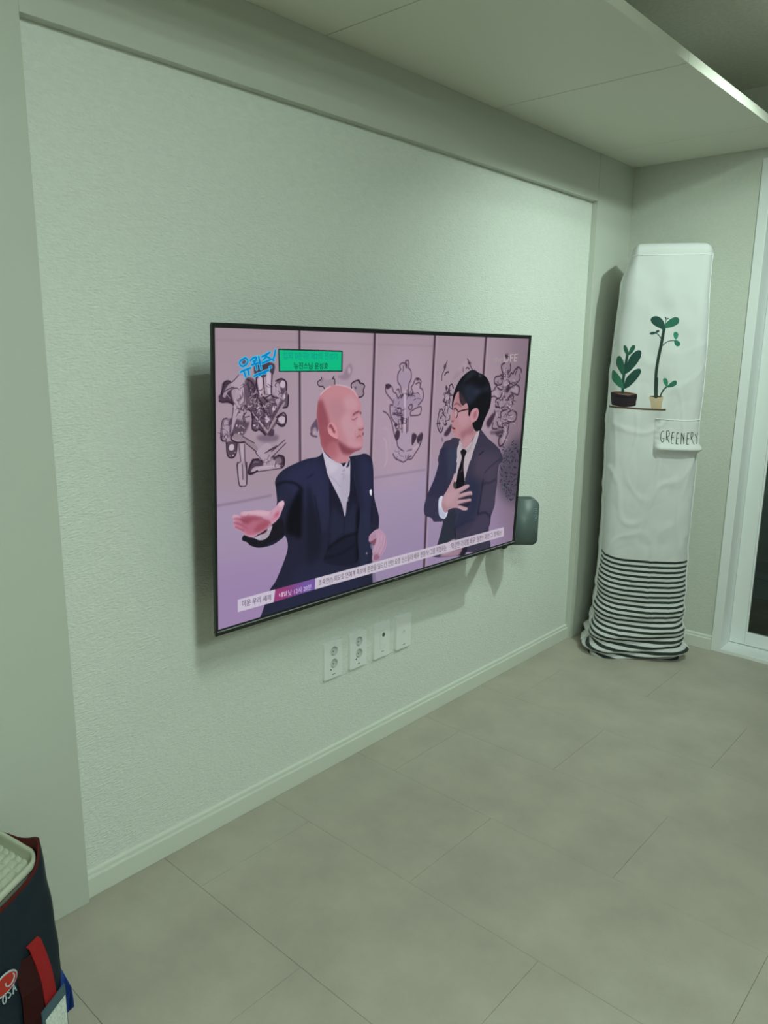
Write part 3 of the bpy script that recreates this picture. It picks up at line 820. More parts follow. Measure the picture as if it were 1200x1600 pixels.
('T','342434',[1190,272,1180,273,1169,271,1159,268],3,0,0.8),
('T','bba9b8',[1198,275,1188,274,1179,276,1175,281],2.9,0,0.8),
('T','342434',[1162,278,1153,279,1154,285,1152,291],1.9,0,0.8),
('T','342434',[1143,267,1135,262,1132,257,1134,251],1.9,0,0.8),
('T','342434',[1144,258,1146,264,1145,270,1149,276],2.4,0,0.8),
('T','342434',[1144,290,1145,296,1139,300,1145,306],3.2,0,0.8),
('T','bba9b8',[1161,288,1156,282,1147,279,1136,277],2,0,0.8),
('T','342434',[1157,290,1160,284,1170,283,1173,278],3.1,0,0.8),
('T','bba9b8',[1190,270,1200,273,1210,277,1220,276],3.5,0,0.8),
('T','342434',[1179,290,1186,286,1196,287,1205,285],2.4,0,0.8),
('T','bba9b8',[1173,268,1169,273,1168,279,1170,285],2.1,0,0.8),
('T','bba9b8',[1214,282,1224,286,1235,289,1236,295],2.3,0,0.8),
('T','bba9b8',[1180,332,1180,338,1190,342,1201,344],3.1,0,0.8),
('T','342434',[1177,312,1168,314,1165,319,1172,324],3.3,0,0.8),
('T','bba9b8',[1185,305,1179,299,1170,295,1163,290],3.1,0,0.8),
('T','342434',[1182,319,1177,314,1171,308,1161,306],1.7,0,0.8),
('T','bba9b8',[1195,316,1185,317,1178,312,1172,306],3.1,0,0.8),
('T','bba9b8',[1164,322,1154,319,1145,321,1140,325],1.6,0,0.8),
('T','bba9b8',[1195,331,1193,337,1192,342,1195,348],2,0,0.8),
('T','342434',[1170,329,1160,327,1150,327,1141,324],2.6,0,0.8),
('T','342434',[839,166,846,166,853,168,853,172],1.9,0,0.8),
('T','342434',[860,177,860,172,858,168,853,165],2.1,0,0.8),
('T','bba9b8',[857,187,850,188,844,186,838,188],1.5,0,0.8),
('T','bba9b8',[845,178,850,181,857,183,863,181],2.5,0,0.8),
('T','bba9b8',[849,215,844,212,837,212,833,208],2.7,0,0.8),
('T','342434',[855,175,857,179,864,181,869,179],2.2,0,0.8),
('T','342434',[862,186,862,191,857,193,852,196],2,0,0.8),
('T','342434',[848,178,849,174,854,171,861,172],2.4,0,0.8),
('T','342434',[844,203,847,199,844,195,849,192],2.4,0,0.8),
('T','342434',[862,173,861,177,859,181,853,183],2.4,0,0.8),
('T','342434',[851,158,853,162,860,164,867,163],2.6,0,0.8),
('T','342434',[845,210,838,211,833,213,833,218],1.5,0,0.8),
('T','342434',[842,156,849,156,852,160,855,164],1.6,0,0.8),
('T','342434',[837,169,831,171,832,175,826,177],2,0,0.8),
('T','342434',[852,176,858,174,865,173,871,176],1.9,0,0.8),
('T','bba9b8',[860,209,860,213,853,213,847,210],1.9,0,0.8),
('T','342434',[838,187,832,189,828,193,831,197],2.7,0,0.8),
('T','bba9b8',[861,179,854,181,854,185,858,189],2.5,0,0.8),
('T','342434',[844,206,848,203,854,201,861,202],2.3,0,0.8),
('T','342434',[850,207,854,203,854,199,861,198],2.1,0,0.8),
('T','342434',[861,187,858,191,856,195,850,197],2.4,0,0.8),
('T','bba9b8',[845,205,850,203,852,199,859,197],2.3,0,0.8),
('T','342434',[839,228,834,231,837,235,838,240],2.4,0,0.8),
('T','342434',[822,260,816,263,809,263,801,263],2.3,0,0.8),
('T','bba9b8',[843,263,840,258,844,254,850,252],1.8,0,0.8),
('T','342434',[854,259,855,255,849,251,841,251],1.7,0,0.8),
('T','bba9b8',[852,243,852,248,854,252,849,255],2,0,0.8),
('T','342434',[822,232,829,232,832,228,831,223],1.7,0,0.8),
('T','342434',[829,243,834,241,833,236,835,231],1.6,0,0.8),
('T','bba9b8',[827,248,822,251,815,252,816,257],1.3,0,0.8),
('T','342434',[826,265,818,263,811,263,804,264],2.7,0,0.8),
('T','bba9b8',[850,253,848,248,854,246,856,241],2.6,0,0.8),
('T','342434',[823,228,816,225,813,221,811,216],2.3,0,0.8),
('T','342434',[830,250,825,246,820,242,820,237],1.3,0,0.8),
('T','342434',[849,260,849,265,850,270,844,272],1.9,0,0.8),
('T','342434',[848,236,848,241,848,245,855,249],1.7,0,0.8),
('T','342434',[839,235,843,232,851,233,858,233],1.7,0,0.8),
('T','342434',[823,256,830,255,836,253,832,248],1.3,0,0.8),
('T','bba9b8',[856,252,859,257,864,261,861,265],1.4,0,0.8),
('T','342434',[845,268,838,265,835,261,839,256],2,0,0.8),
('T','342434',[621,220,614,220,608,220,602,222],1.8,0,0.8),
('T','342434',[644,216,650,214,654,211,661,212],1.4,0,0.8),
('T','bba9b8',[604,194,598,193,597,189,591,187],1.5,0,0.8),
('T','342434',[632,219,626,220,624,224,620,227],1.6,0,0.8),
('T','342434',[618,210,624,208,630,209,637,209],1.9,0,0.8),
('T','342434',[610,215,614,212,615,208,617,204],2.3,0,0.8),
('T','342434',[622,199,625,195,626,191,631,188],1.8,0,0.8),
('T','bba9b8',[649,218,651,214,657,213,661,210],1.9,0,0.8),
('T','342434',[607,203,614,204,620,205,626,207],2,0,0.8),
('T','342434',[606,192,605,188,602,184,602,179],1.7,0,0.8),
('T','342434',[631,219,634,223,641,224,646,222],2.3,0,0.8),
('T','342434',[643,220,641,216,644,213,651,213],1.7,0,0.8),
('T','342434',[609,228,611,225,608,220,602,218],1.7,0,0.8),
('T','bba9b8',[612,205,618,204,624,202,630,201],2,0,0.8),
('T','bba9b8',[602,209,596,209,592,205,593,201],2.1,0,0.8),
('T','342434',[611,221,615,224,621,224,623,220],1.3,0,0.8),
('T','342434',[622,216,626,213,623,209,618,205],2.3,0,0.8),
('T','bba9b8',[616,205,619,209,623,213,630,213],2.4,0,0.8),
('T','bba9b8',[688,194,690,199,697,200,703,198],1.4,0,0.8),
('T','342434',[669,164,662,165,660,169,653,170],1.4,0,0.8),
('T','342434',[698,177,692,174,685,173,681,177],2.5,0,0.8),
('T','342434',[705,182,699,183,694,186,688,187],2,0,0.8),
('T','342434',[701,166,707,166,712,169,716,173],2.4,0,0.8),
('T','342434',[659,166,660,162,659,157,664,155],2.1,0,0.8),
('T','342434',[704,185,709,182,716,183,723,185],1.4,0,0.8),
('T','342434',[661,171,662,176,662,180,660,184],1.5,0,0.8),
('T','bba9b8',[700,176,701,181,704,185,702,189],1.4,0,0.8),
('T','342434',[673,179,677,176,676,172,679,168],1.2,0,0.8),
('T','342434',[683,163,687,167,694,168,701,168],1.7,0,0.8),
('T','342434',[668,169,674,167,674,162,674,158],2.2,0,0.8),
('T','342434',[657,173,659,169,653,166,647,168],1.9,0,0.8),
('T','bba9b8',[681,163,681,159,686,156,687,152],1.2,0,0.8),
('T','bba9b8',[639,250,637,255,644,258,650,261],1.2,0,0.8),
('T','bba9b8',[636,242,643,242,650,245,657,247],1.3,0,0.8),
('T','342434',[652,255,648,250,647,246,650,241],2.1,0,0.8),
('T','342434',[660,255,660,250,659,246,652,243],1.4,0,0.8),
('T','342434',[648,266,644,269,637,268,633,272],1.8,0,0.8),
('T','342434',[664,251,663,246,665,241,659,238],2.4,0,0.8),
('T','342434',[651,250,658,253,663,251,662,246],2.4,0,0.8),
('T','342434',[640,254,633,254,626,254,621,257],2.4,0,0.8),
('T','bba9b8',[665,254,658,255,653,258,647,256],1.3,0,0.8),
('T','342434',[644,229,643,234,649,237,656,239],1.9,0,0.8),
('T','342434',[651,243,644,242,637,241,629,240],2.4,0,0.8),
('T','342434',[648,247,647,242,644,237,638,235],1.6,0,0.8),
('T','342434',[632,335,625,335,619,332,618,328],1.2,0,0.8),
('T','bba9b8',[633,338,627,339,622,335,616,336],1.7,0,0.8),
('T','342434',[640,344,636,340,635,335,636,331],1.9,0,0.8),
('T','bba9b8',[691,342,685,344,686,348,693,351],1.4,0,0.8),
('T','342434',[631,348,628,351,626,355,631,359],2,0,0.8),
('T','342434',[664,347,666,351,667,356,663,359],1.6,0,0.8),
('T','bba9b8',[662,337,656,336,649,334,644,336],1.1,0,0.8),
('T','342434',[671,353,677,351,682,348,683,344],1.7,0,0.8),
('T','bba9b8',[660,345,657,349,653,352,646,351],1.6,0,0.8),
('T','342434',[640,346,646,349,653,351,659,350],1.5,0,0.8),
('T','342434',[105,182,110,179,116,177,122,176],1.9,0,0.8),
('T','bba9b8',[108,161,114,162,118,158,124,157],1.3,0,0.8),
('T','342434',[156,176,154,171,148,169,144,173],1.3,0,0.8),
('T','342434',[132,189,138,190,145,190,149,194],2.1,0,0.8),
('T','bba9b8',[102,177,98,180,92,178,93,173],2.2,0,0.8),
('T','bba9b8',[120,188,125,192,127,197,129,202],1.8,0,0.8),
('T','bba9b8',[153,173,158,170,165,171,171,173],1.8,0,0.8),
('T','bba9b8',[148,187,145,182,139,182,132,183],2.3,0,0.8),
('T','342434',[137,186,143,184,150,186,155,183],1.9,0,0.8),
('T','342434',[136,197,138,202,145,204,151,204],1.6,0,0.8),
('T','bba9b8',[153,175,147,176,143,180,141,185],2.2,0,0.8),
('T','342434',[151,193,156,197,157,202,161,207],1.3,0,0.8),
('T','bba9b8',[146,188,145,194,145,199,147,204],1.9,0,0.8),
('T','342434',[101,167,108,168,109,173,106,177],1.5,0,0.8),
('T','342434',[124,154,119,158,113,156,107,153],1.3,0,0.8),
('T','342434',[155,185,152,189,154,195,150,198],1.7,0,0.8),
('T','342434',[138,197,144,195,151,195,156,199],1.6,0,0.8),
('T','342434',[138,173,144,170,149,168,148,162],1.8,0,0.8),
('T','bba9b8',[116,173,110,172,109,167,110,162],2,0,0.8),
('T','342434',[130,181,132,186,132,191,125,192],2.1,0,0.8),
('T','bba9b8',[101,179,94,178,91,182,86,185],2.4,0,0.8),
('T','bba9b8',[124,157,130,157,136,154,142,153],2.5,0,0.8),
('T','342434',[103,187,108,184,114,183,119,180],2.1,0,0.8),
('T','bba9b8',[148,188,152,192,152,198,154,203],2.1,0,0.8),
('T','342434',[101,185,103,189,110,190,116,191],1.5,0,0.8),
('T','342434',[119,161,121,156,118,151,112,152],2.2,0,0.8),
('T','342434',[130,187,136,187,143,185,148,189],2.2,0,0.8),
('T','342434',[133,193,139,193,144,197,149,200],1.7,0,0.8),
('T','342434',[140,191,147,191,153,193,153,199],1.5,0,0.8),
('T','342434',[111,181,114,186,115,191,116,196],2.4,0,0.8),
('T','bba9b8',[147,177,151,173,158,175,162,170],2.1,0,0.8),
('T','bba9b8',[117,197,121,194,125,190,121,185],1.6,0,0.8),
('T','bba9b8',[130,182,125,178,122,174,121,169],2.6,0,0.8),
('T','bba9b8',[121,168,117,172,121,176,126,180],1.5,0,0.8),
('T','342434',[58,172,51,171,48,176,47,182],2,0,0.8),
('T','342434',[66,139,61,135,53,135,47,137],2.1,0,0.8),
('T','bba9b8',[82,181,86,186,92,189,99,191],1.1,0,0.8),
('T','342434',[82,182,78,187,71,185,70,179],1.6,0,0.8),
('T','342434',[75,184,68,184,61,182,56,186],2,0,0.8),
('T','bba9b8',[62,182,56,179,49,177,45,182],2.2,0,0.8),
('T','342434',[81,163,79,168,74,172,67,174],1.3,0,0.8),
('T','342434',[63,188,65,183,60,179,60,173],1.7,0,0.8),
('T','342434',[71,193,64,192,60,197,56,202],1.9,0,0.8),
('T','342434',[77,172,71,176,73,181,75,187],1.4,0,0.8),
('T','342434',[56,172,52,167,45,166,43,160],1.3,0,0.8),
('T','342434',[70,130,76,127,83,128,90,127],1.1,0,0.8),
('T','342434',[81,175,83,181,86,187,93,187],2,0,0.8),
('T','342434',[75,140,76,146,77,152,75,158],2.2,0,0.8),
('T','342434',[74,158,67,159,63,164,56,162],1.9,0,0.8),
('T','342434',[68,150,71,155,70,161,66,166],2.1,0,0.8),
('T','bba9b8',[63,176,58,172,55,167,53,161],2.2,0,0.8),
('T','342434',[70,142,70,136,76,132,82,129],1.5,0,0.8),
('T','bba9b8',[69,138,74,142,73,148,68,151],2.1,0,0.8),
('T','bba9b8',[57,159,59,165,63,170,69,173],1.9,0,0.8),
('T','342434',[59,159,63,164,64,169,68,175],1.5,0,0.8),
('T','bba9b8',[64,196,71,196,77,192,84,192],1.9,0,0.8),
('T','342434',[108,157,111,152,109,147,103,143],1.3,0,0.8),
('T','bba9b8',[108,134,102,137,98,142,96,148],1.8,0,0.8),
('T','bba9b8',[118,142,115,148,109,150,102,148],2,0,0.8),
('T','342434',[123,136,117,139,111,143,104,142],1.6,0,0.8),
('T','bba9b8',[101,151,105,156,104,161,97,164],1.9,0,0.8),
('T','342434',[95,135,97,141,99,146,107,148],1.7,0,0.8),
('T','342434',[108,155,102,152,95,155,89,158],1.3,0,0.8),
('T','bba9b8',[112,153,117,157,114,162,113,168],2.2,0,0.8),
('T','342434',[115,143,122,142,130,142,135,137],2.2,0,0.8),
('T','342434',[120,130,116,135,114,140,108,144],2.3,0,0.8),
('T','342434',[97,131,97,137,95,142,91,147],1.9,0,0.8),
('T','342434',[104,150,104,156,111,159,118,158],1.9,0,0.8),
('T','342434',[97,136,104,137,111,135,113,129],2.3,0,0.8),
('T','342434',[116,149,113,154,118,159,123,163],2.1,0,0.8),
('T','342434',[119,142,116,136,114,131,111,125],1.4,0,0.8),
('T','bba9b8',[121,144,128,145,135,142,142,141],1.4,0,0.8),
('T','342434',[100,135,104,140,111,141,119,140],1.6,0,0.8),
('T','342434',[122,150,116,154,108,153,103,157],1.8,0,0.8),
('T','bba9b8',[104,150,102,156,96,158,95,164],1.3,0,0.8),
('T','bba9b8',[105,153,111,149,114,144,116,138],2.3,0,0.8),
('T','bba9b8',[193,166,196,162,196,157,192,153],2.2,0,0.8),
('T','bba9b8',[171,172,165,171,161,175,162,180],1.8,0,0.8),
('T','342434',[176,175,170,175,164,175,158,172],2.2,0,0.8),
('T','bba9b8',[187,162,194,161,197,166,202,169],1.9,0,0.8),
('T','342434',[160,135,154,135,149,133,144,129],1.4,0,0.8),
('T','342434',[189,138,192,143,198,145,201,149],1.4,0,0.8),
('T','342434',[180,144,186,147,188,151,195,152],1.4,0,0.8),
('T','342434',[158,153,152,153,146,152,140,152],1.4,0,0.8),
('T','bba9b8',[166,153,172,155,176,151,175,146],2.1,0,0.8),
('T','bba9b8',[197,155,203,152,206,148,211,145],1.7,0,0.8),
('T','342434',[174,162,170,159,163,158,157,159],1.7,0,0.8),
('T','342434',[196,150,189,151,184,153,182,158],1.5,0,0.8),
('T','bba9b8',[181,163,182,159,179,154,178,149],1.7,0,0.8),
('T','342434',[178,135,173,132,175,128,179,125],2.5,0,0.8),
('T','bba9b8',[168,163,174,163,179,166,186,166],2.1,0,0.8),
('T','342434',[178,177,173,180,171,184,175,188],2.3,0,0.8),
('T','342434',[185,162,179,163,174,165,168,164],1.8,0,0.8),
('T','342434',[170,155,176,158,179,162,185,163],1.6,0,0.8),
('T','342434',[166,134,160,133,155,130,150,127],1.8,0,0.8),
('T','bba9b8',[176,169,182,172,187,169,193,169],2,0,0.8),
('T','bba9b8',[156,317,150,314,152,309,147,306],2,0,0.8),
('T','342434',[172,311,175,316,175,321,178,325],1.4,0,0.8),
('T','342434',[171,311,168,306,172,303,176,299],1.7,0,0.8),
('T','342434',[145,318,138,317,132,315,131,310],1.6,0,0.8),
('T','342434',[173,311,170,306,164,307,161,311],2.4,0,0.8),
('T','342434',[143,308,141,313,135,314,134,319],1.2,0,0.8),
('T','bba9b8',[124,316,118,315,112,314,108,317],1.6,0,0.8),
('T','342434',[154,323,154,318,159,316,163,312],1.2,0,0.8),
('T','bba9b8',[176,314,173,319,171,323,171,328],2.4,0,0.8),
('T','342434',[151,311,153,316,148,319,149,324],1.8,0,0.8),
('T','bba9b8',[159,317,161,322,161,328,163,333],1.9,0,0.8),
('T','342434',[147,312,151,309,154,304,158,301],1.6,0,0.8),
('T','bba9b8',[133,309,127,308,123,304,124,299],2.3,0,0.8),
('T','342434',[178,321,176,325,174,330,177,334],2.5,0,0.8),
('T','342434',[24,239,19,241,16,245,11,247],1.8,0,0.8),
('T','bba9b8',[34,229,36,233,35,238,37,243],2.2,0,0.8),
('T','342434',[28,248,32,245,30,241,27,237],1.4,0,0.8),
('T','342434',[29,240,25,243,23,247,22,251],2.2,0,0.8),
('T','342434',[28,232,32,235,33,240,33,245],1.2,0,0.8),
('T','bba9b8',[26,241,29,245,30,250,35,252],1.6,0,0.8),
('T','342434',[35,221,36,216,39,212,41,208],1.2,0,0.8),
('T','342434',[29,242,25,244,19,245,15,248],1.6,0,0.8),
('T','342434',[38,223,39,218,36,214,31,213],1.2,0,0.8),
('T','bba9b8',[37,229,37,225,40,221,46,222],1.2,0,0.8),
('T','342434',[25,219,31,219,36,219,39,223],1.2,0,0.8),
('T','342434',[27,230,22,228,16,227,13,230],1.3,0,0.8),
('T','342434',[24,210,21,213,22,218,24,223],1.2,0,0.8),
('T','342434',[20,235,15,238,10,236,4,235],1.2,0,0.8),
('T','342434',[119,207,124,204,130,203,136,206],1.4,0,0.8),
('T','bba9b8',[157,214,153,209,149,205,143,202],2.6,0,0.8),
('T','bba9b8',[121,221,123,226,119,231,121,236],2,0,0.8),
('T','342434',[153,209,151,204,151,198,148,193],2.6,0,0.8),
('T','342434',[117,213,116,218,110,221,105,218],1.7,0,0.8),
('T','bba9b8',[163,218,156,216,150,216,144,212],1.6,0,0.8),
('T','342434',[118,203,112,203,107,207,101,207],2.1,0,0.8),
('T','342434',[124,205,126,210,122,213,120,218],2.5,0,0.8),
('T','342434',[130,205,135,209,141,211,148,213],2.1,0,0.8),
('T','342434',[140,199,139,205,132,206,132,211],2.2,0,0.8),
('T','342434',[124,220,130,220,137,219,140,214],1.4,0,0.8),
('T','bba9b8',[151,217,155,213,162,213,165,218],1.3,0,0.8),
('T','342434',[149,208,154,206,161,205,167,204],1.4,0,0.8),
('T','bba9b8',[133,203,127,205,125,209,127,215],1.9,0,0.8),
('T','bba9b8',[128,219,122,217,115,215,114,210],1.5,0,0.8),
('T','342434',[137,219,140,223,139,229,137,234],2.5,0,0.8),
('q','453f4e',[1227,351,1309,358,1321,570,1216,556,1162,503,1165,413],0,21,0.75),
('T','2e2f3c',[1297,502,1304,503,1308,504],4.1,0,0.75),
('T','4d5464',[1216,451,1223,449,1228,446],3.9,0,0.75),
('T','2a2b36',[1276,546,1269,547,1264,548],4.1,0,0.75),
('T','5d6470',[1177,475,1184,477,1188,478],3.9,0,0.75),
('T','2e2f3c',[1219,463,1212,462,1207,462],3.9,0,0.75),
('T','22222e',[1169,464,1170,462,1171,457],3.9,0,0.75),
('T','2a2b36',[1211,514,1217,512,1221,510],4,0,0.75),
('T','3c4252',[1289,454,1294,453,1297,450],4.1,0,0.75),
('T','4d5464',[1184,450,1177,446,1172,441],3.9,0,0.75),
('T','2a2b36',[1252,545,1261,544,1266,543],4.1,0,0.75),
('T','1e1f29',[1252,448,1258,446,1262,443],4,0,0.75),
('T','4d5464',[1204,528,1197,526,1193,525],3.9,0,0.75),
('T','1e1f29',[1194,383,1188,381,1184,380],3.9,0,0.75),
('T','2e2f3c',[1200,464,1203,461,1205,455],3.9,0,0.75),
('T','4d5464',[1197,464,1201,464,1204,464],3.9,0,0.75),
('T','4d5464',[1227,462,1233,461,1236,459],4,0,0.75),
('T','2a2b36',[1246,498,1253,498,1258,498],4,0,0.75),
('T','2a2b36',[1292,527,1289,528,1287,529],4.1,0,0.75),
('T','4d5464',[1268,487,1266,484,1264,481],4,0,0.75),
('T','22222e',[1252,567,1245,562,1240,557],4,0,0.75),
('T','22222e',[1206,472,1209,473,1212,475],3.9,0,0.75),
('T','22222e',[1276,426,1273,424,1271,420],4,0,0.75),
('T','5d6470',[1300,538,1298,539,1296,540],4.1,0,0.75),
('T','2e2f3c',[1300,501,1305,503,1308,506],4.1,0,0.75),
('T','1e1f29',[1172,484,1178,482,1182,479],3.9,0,0.75),
('T','5d6470',[1270,497,1277,497,1282,495],4.1,0,0.75),
('T','1e1f29',[1249,547,1244,544,1241,541],4,0,0.75),
('T','2a2b36',[1260,469,1268,472,1274,474],4,0,0.75),
('T','5d6470',[1205,434,1202,433,1199,430],3.9,0,0.75),
('T','2a2b36',[1228,405,1227,404,1226,403],3.9,0,0.75),
('T','4d5464',[1267,441,1269,439,1270,434],4,0,0.75),
('T','2e2f3c',[1232,418,1236,417,1239,416],3.9,0,0.75),
('T','2a2b36',[1242,454,1246,452,1249,448],4,0,0.75),
('T','2e2f3c',[1179,410,1173,410,1170,411],3.8,0,0.75),
('T','2a2b36',[1250,470,1246,469,1243,468],4,0,0.75),
('T','1e1f29',[1288,418,1292,419,1294,420],4,0,0.75),
('T','1e1f29',[1260,560,1263,560,1266,560],4.1,0,0.75),
('T','2a2b36',[1258,510,1252,508,1247,505],4,0,0.75),
('T','2a2b36',[1176,410,1168,406,1163,402],3.8,0,0.75),
('T','4d5464',[1270,409,1270,407,1270,404],4,0,0.75),
('T','2e2f3c',[1198,385,1196,381,1195,376],3.9,0,0.75),
('T','3c4252',[1279,388,1272,387,1268,386],4,0,0.75),
('T','4d5464',[1239,543,1248,544,1253,545],4,0,0.75),
('T','5d6470',[1216,532,1216,529,1215,525],4,0,0.75),
('T','22222e',[1231,546,1228,545,1226,545],4,0,0.75),
('T','2e2f3c',[1284,486,1290,484,1293,480],4.1,0,0.75),
('T','2a2b36',[1243,525,1240,526,1238,528],4,0,0.75),
('T','5d6470',[1236,424,1228,421,1223,417],3.9,0,0.75),
('T','1e1f29',[1184,369,1176,367,1171,364],3.8,0,0.75),
('T','2e2f3c',[1233,557,1227,553,1223,547],4,0,0.75),
('T','1e1f29',[1235,530,1231,526,1227,522],4,0,0.75),
('T','2e2f3c',[1289,508,1290,509,1290,511],4.1,0,0.75),
('T','2e2f3c',[1281,538,1287,539,1291,539],4.1,0,0.75),
('T','1e1f29',[1225,355,1233,352,1237,347],3.9,0,0.75),
('T','3c4252',[1242,398,1249,399,1254,400],4,0,0.75),
('T','4d5464',[1262,418,1264,417,1266,415],4,0,0.75),
('T','2e2f3c',[1175,451,1180,452,1183,454],3.9,0,0.75),
('T','5d6470',[1199,496,1194,495,1191,495],3.9,0,0.75),
('T','4d5464',[1188,393,1195,395,1199,398],3.9,0,0.75),
('T','4d5464',[1198,509,1206,512,1211,515],3.9,0,0.75),
('T','3c4252',[1217,511,1213,509,1210,508],4,0,0.75),
('T','4d5464',[1260,547,1264,547,1267,547],4.1,0,0.75),
('T','5d6470',[1213,370,1220,369,1225,366],3.9,0,0.75),
('T','1e1f29',[1237,494,1230,494,1225,495],4,0,0.75),
('T','2e2f3c',[1183,500,1187,501,1190,502],3.9,0,0.75),
('T','2a2b36',[1241,408,1238,406,1235,403],3.9,0,0.75),
('T','22222e',[1297,489,1306,487,1311,483],4.1,0,0.75),
('T','2e2f3c',[1246,363,1253,364,1258,364],3.9,0,0.75),
('T','1e1f29',[1289,509,1292,509,1293,507],4.1,0,0.75),
('T','4d5464',[1283,529,1283,528,1282,527],4.1,0,0.75),
('T','1e1f29',[1224,428,1222,424,1220,419],3.9,0,0.75),
('T','22222e',[1274,394,1269,391,1265,387],4,0,0.75),
('T','2a2b36',[1224,392,1226,391,1228,389],3.9,0,0.75),
('T','3c4252',[1216,374,1210,372,1206,369],3.9,0,0.75),
('T','2e2f3c',[1284,401,1277,399,1272,395],4,0,0.75),
('T','2a2b36',[1245,421,1244,418,1243,412],4,0,0.75),
('T','4d5464',[1201,502,1196,503,1192,505],3.9,0,0.75),
('T','2e2f3c',[1235,426,1234,423,1232,419],3.9,0,0.75),
('T','2e2f3c',[1254,443,1251,442,1249,441],4,0,0.75),
('T','2e2f3c',[1179,490,1174,489,1170,488],3.9,0,0.75),
('T','1e1f29',[1240,481,1243,479,1244,477],4,0,0.75),
('T','2a2b36',[1186,472,1178,468,1173,463],3.9,0,0.75),
('T','22222e',[1190,440,1190,438,1190,436],3.9,0,0.75),
('T','5d6470',[1270,556,1271,558,1272,561],4.1,0,0.75),
('T','22222e',[1279,411,1286,408,1291,403],4,0,0.75),
('T','5d6470',[1175,467,1169,465,1166,463],3.9,0,0.75),
('T','3c4252',[1252,567,1252,564,1252,560],4.1,0,0.75),
('T','22222e',[1273,471,1279,469,1283,464],4,0,0.75),
('T','2a2b36',[1297,528,1291,525,1286,520],4.1,0,0.75),
('T','5d6470',[1234,415,1230,414,1228,414],3.9,0,0.75),
('T','5d6470',[1262,468,1270,470,1275,472],4,0,0.75),
('T','2e2f3c',[1189,436,1187,435,1185,435],3.9,0,0.75),
('T','3c4252',[1279,433,1278,430,1276,425],4,0,0.75),
('T','22222e',[1224,547,1219,546,1216,546],4,0,0.75),
('T','2e2f3c',[1262,515,1270,513,1275,508],4.1,0,0.75),
('T','2e2f3c',[1223,441,1223,439,1223,436],3.9,0,0.75),
('T','2e2f3c',[1237,365,1229,363,1224,361],3.9,0,0.75),
('T','22222e',[1255,423,1258,420,1259,416],4,0,0.75),
('T','2a2b36',[1237,476,1230,477,1226,479],4,0,0.75),
('T','22222e',[1227,442,1228,443,1230,446],4,0,0.75),
('T','4d5464',[1169,422,1164,422,1162,421],3.8,0,0.75),
('T','1e1f29',[1175,448,1176,445,1176,440],3.9,0,0.75),
('T','22222e',[1245,562,1253,563,1259,564],4.1,0,0.75),
('T','4d5464',[1270,562,1278,560,1282,557],4.1,0,0.75),
('T','2a2b36',[1281,509,1280,506,1279,503],4.1,0,0.75),
('T','22222e',[1208,491,1201,488,1196,483],3.9,0,0.75),
('T','3c4252',[1286,494,1279,490,1275,485],4.1,0,0.75),
('T','3c4252',[1222,398,1220,398,1218,397],3.9,0,0.75),
('T','1e1f29',[1210,484,1209,483,1208,482],3.9,0,0.75),
('T','4d5464',[1174,432,1182,432,1188,430],3.9,0,0.75),
('T','22222e',[1259,474,1256,472,1254,469],4,0,0.75),
('T','2a2b36',[1211,512,1205,509,1202,506],4,0,0.75),
('T','2e2f3c',[1235,470,1232,467,1231,462],4,0,0.75),
('T','2e2f3c',[1197,393,1190,389,1185,384],3.9,0,0.75),
('T','22222e',[1167,438,1172,440,1175,442],3.9,0,0.75),
('T','5d6470',[1201,491,1200,492,1199,494],3.9,0,0.75),
('T','4d5464',[1278,509,1286,509,1292,507],4.1,0,0.75),
('T','2e2f3c',[1172,437,1169,433,1166,427],3.9,0,0.75),
('T','1e1f29',[1282,492,1286,492,1288,492],4.1,0,0.75),
('T','2a2b36',[1254,403,1252,401,1250,399],4,0,0.75),
('T','2e2f3c',[1221,532,1221,533,1221,535],4,0,0.75),
('T','22222e',[1270,447,1270,448,1269,448],4,0,0.75),
('T','22222e',[1180,377,1174,376,1171,374],3.8,0,0.75),
('T','2a2b36',[1292,461,1298,464,1301,467],4.1,0,0.75),
('T','22222e',[1294,518,1296,519,1298,521],4.1,0,0.75),
('T','1e1f29',[1216,476,1210,476,1207,475],3.9,0,0.75),
('T','22222e',[1302,548,1295,543,1290,537],4.1,0,0.75),
('T','22222e',[1179,419,1185,420,1188,422],3.9,0,0.75),
('T','2e2f3c',[1226,409,1229,406,1230,401],3.9,0,0.75),
('T','2a2b36',[1185,447,1177,446,1172,445],3.9,0,0.75),
('T','3c4252',[1187,517,1195,517,1200,516],3.9,0,0.75),
('T','4d5464',[1190,404,1192,404,1193,405],3.9,0,0.75),
('T','1e1f29',[1278,428,1282,428,1284,428],4,0,0.75),
('T','2e2f3c',[1267,510,1273,511,1278,512],4.1,0,0.75),
('T','4d5464',[1277,508,1277,506,1276,504],4.1,0,0.75),
('T','2e2f3c',[1241,389,1235,387,1231,385],3.9,0,0.75),
('T','5d6470',[1277,469,1276,470,1276,473],4,0,0.75),
('T','22222e',[1224,534,1219,530,1216,524],4,0,0.75),
('T','1e1f29',[1210,470,1206,471,1204,472],3.9,0,0.75),
('T','5d6470',[1257,387,1252,388,1249,390],4,0,0.75),
('T','3c4252',[1234,379,1236,377,1237,373],3.9,0,0.75),
('T','2e2f3c',[1280,472,1285,469,1288,464],4.1,0,0.75),
('T','1e1f29',[1229,496,1229,493,1229,490],4,0,0.75),
('T','3c4252',[1279,522,1272,519,1267,515],4.1,0,0.75),
('T','22222e',[1209,462,1200,459,1194,457],3.9,0,0.75),
('T','4d5464',[1226,386,1228,386,1229,387],3.9,0,0.75),
('T','5d6470',[1297,520,1306,523,1312,526],4.1,0,0.75),
('T','4d5464',[1188,502,1195,501,1199,499],3.9,0,0.75),
('T','2a2b36',[1248,529,1249,529,1249,531],4,0,0.75),
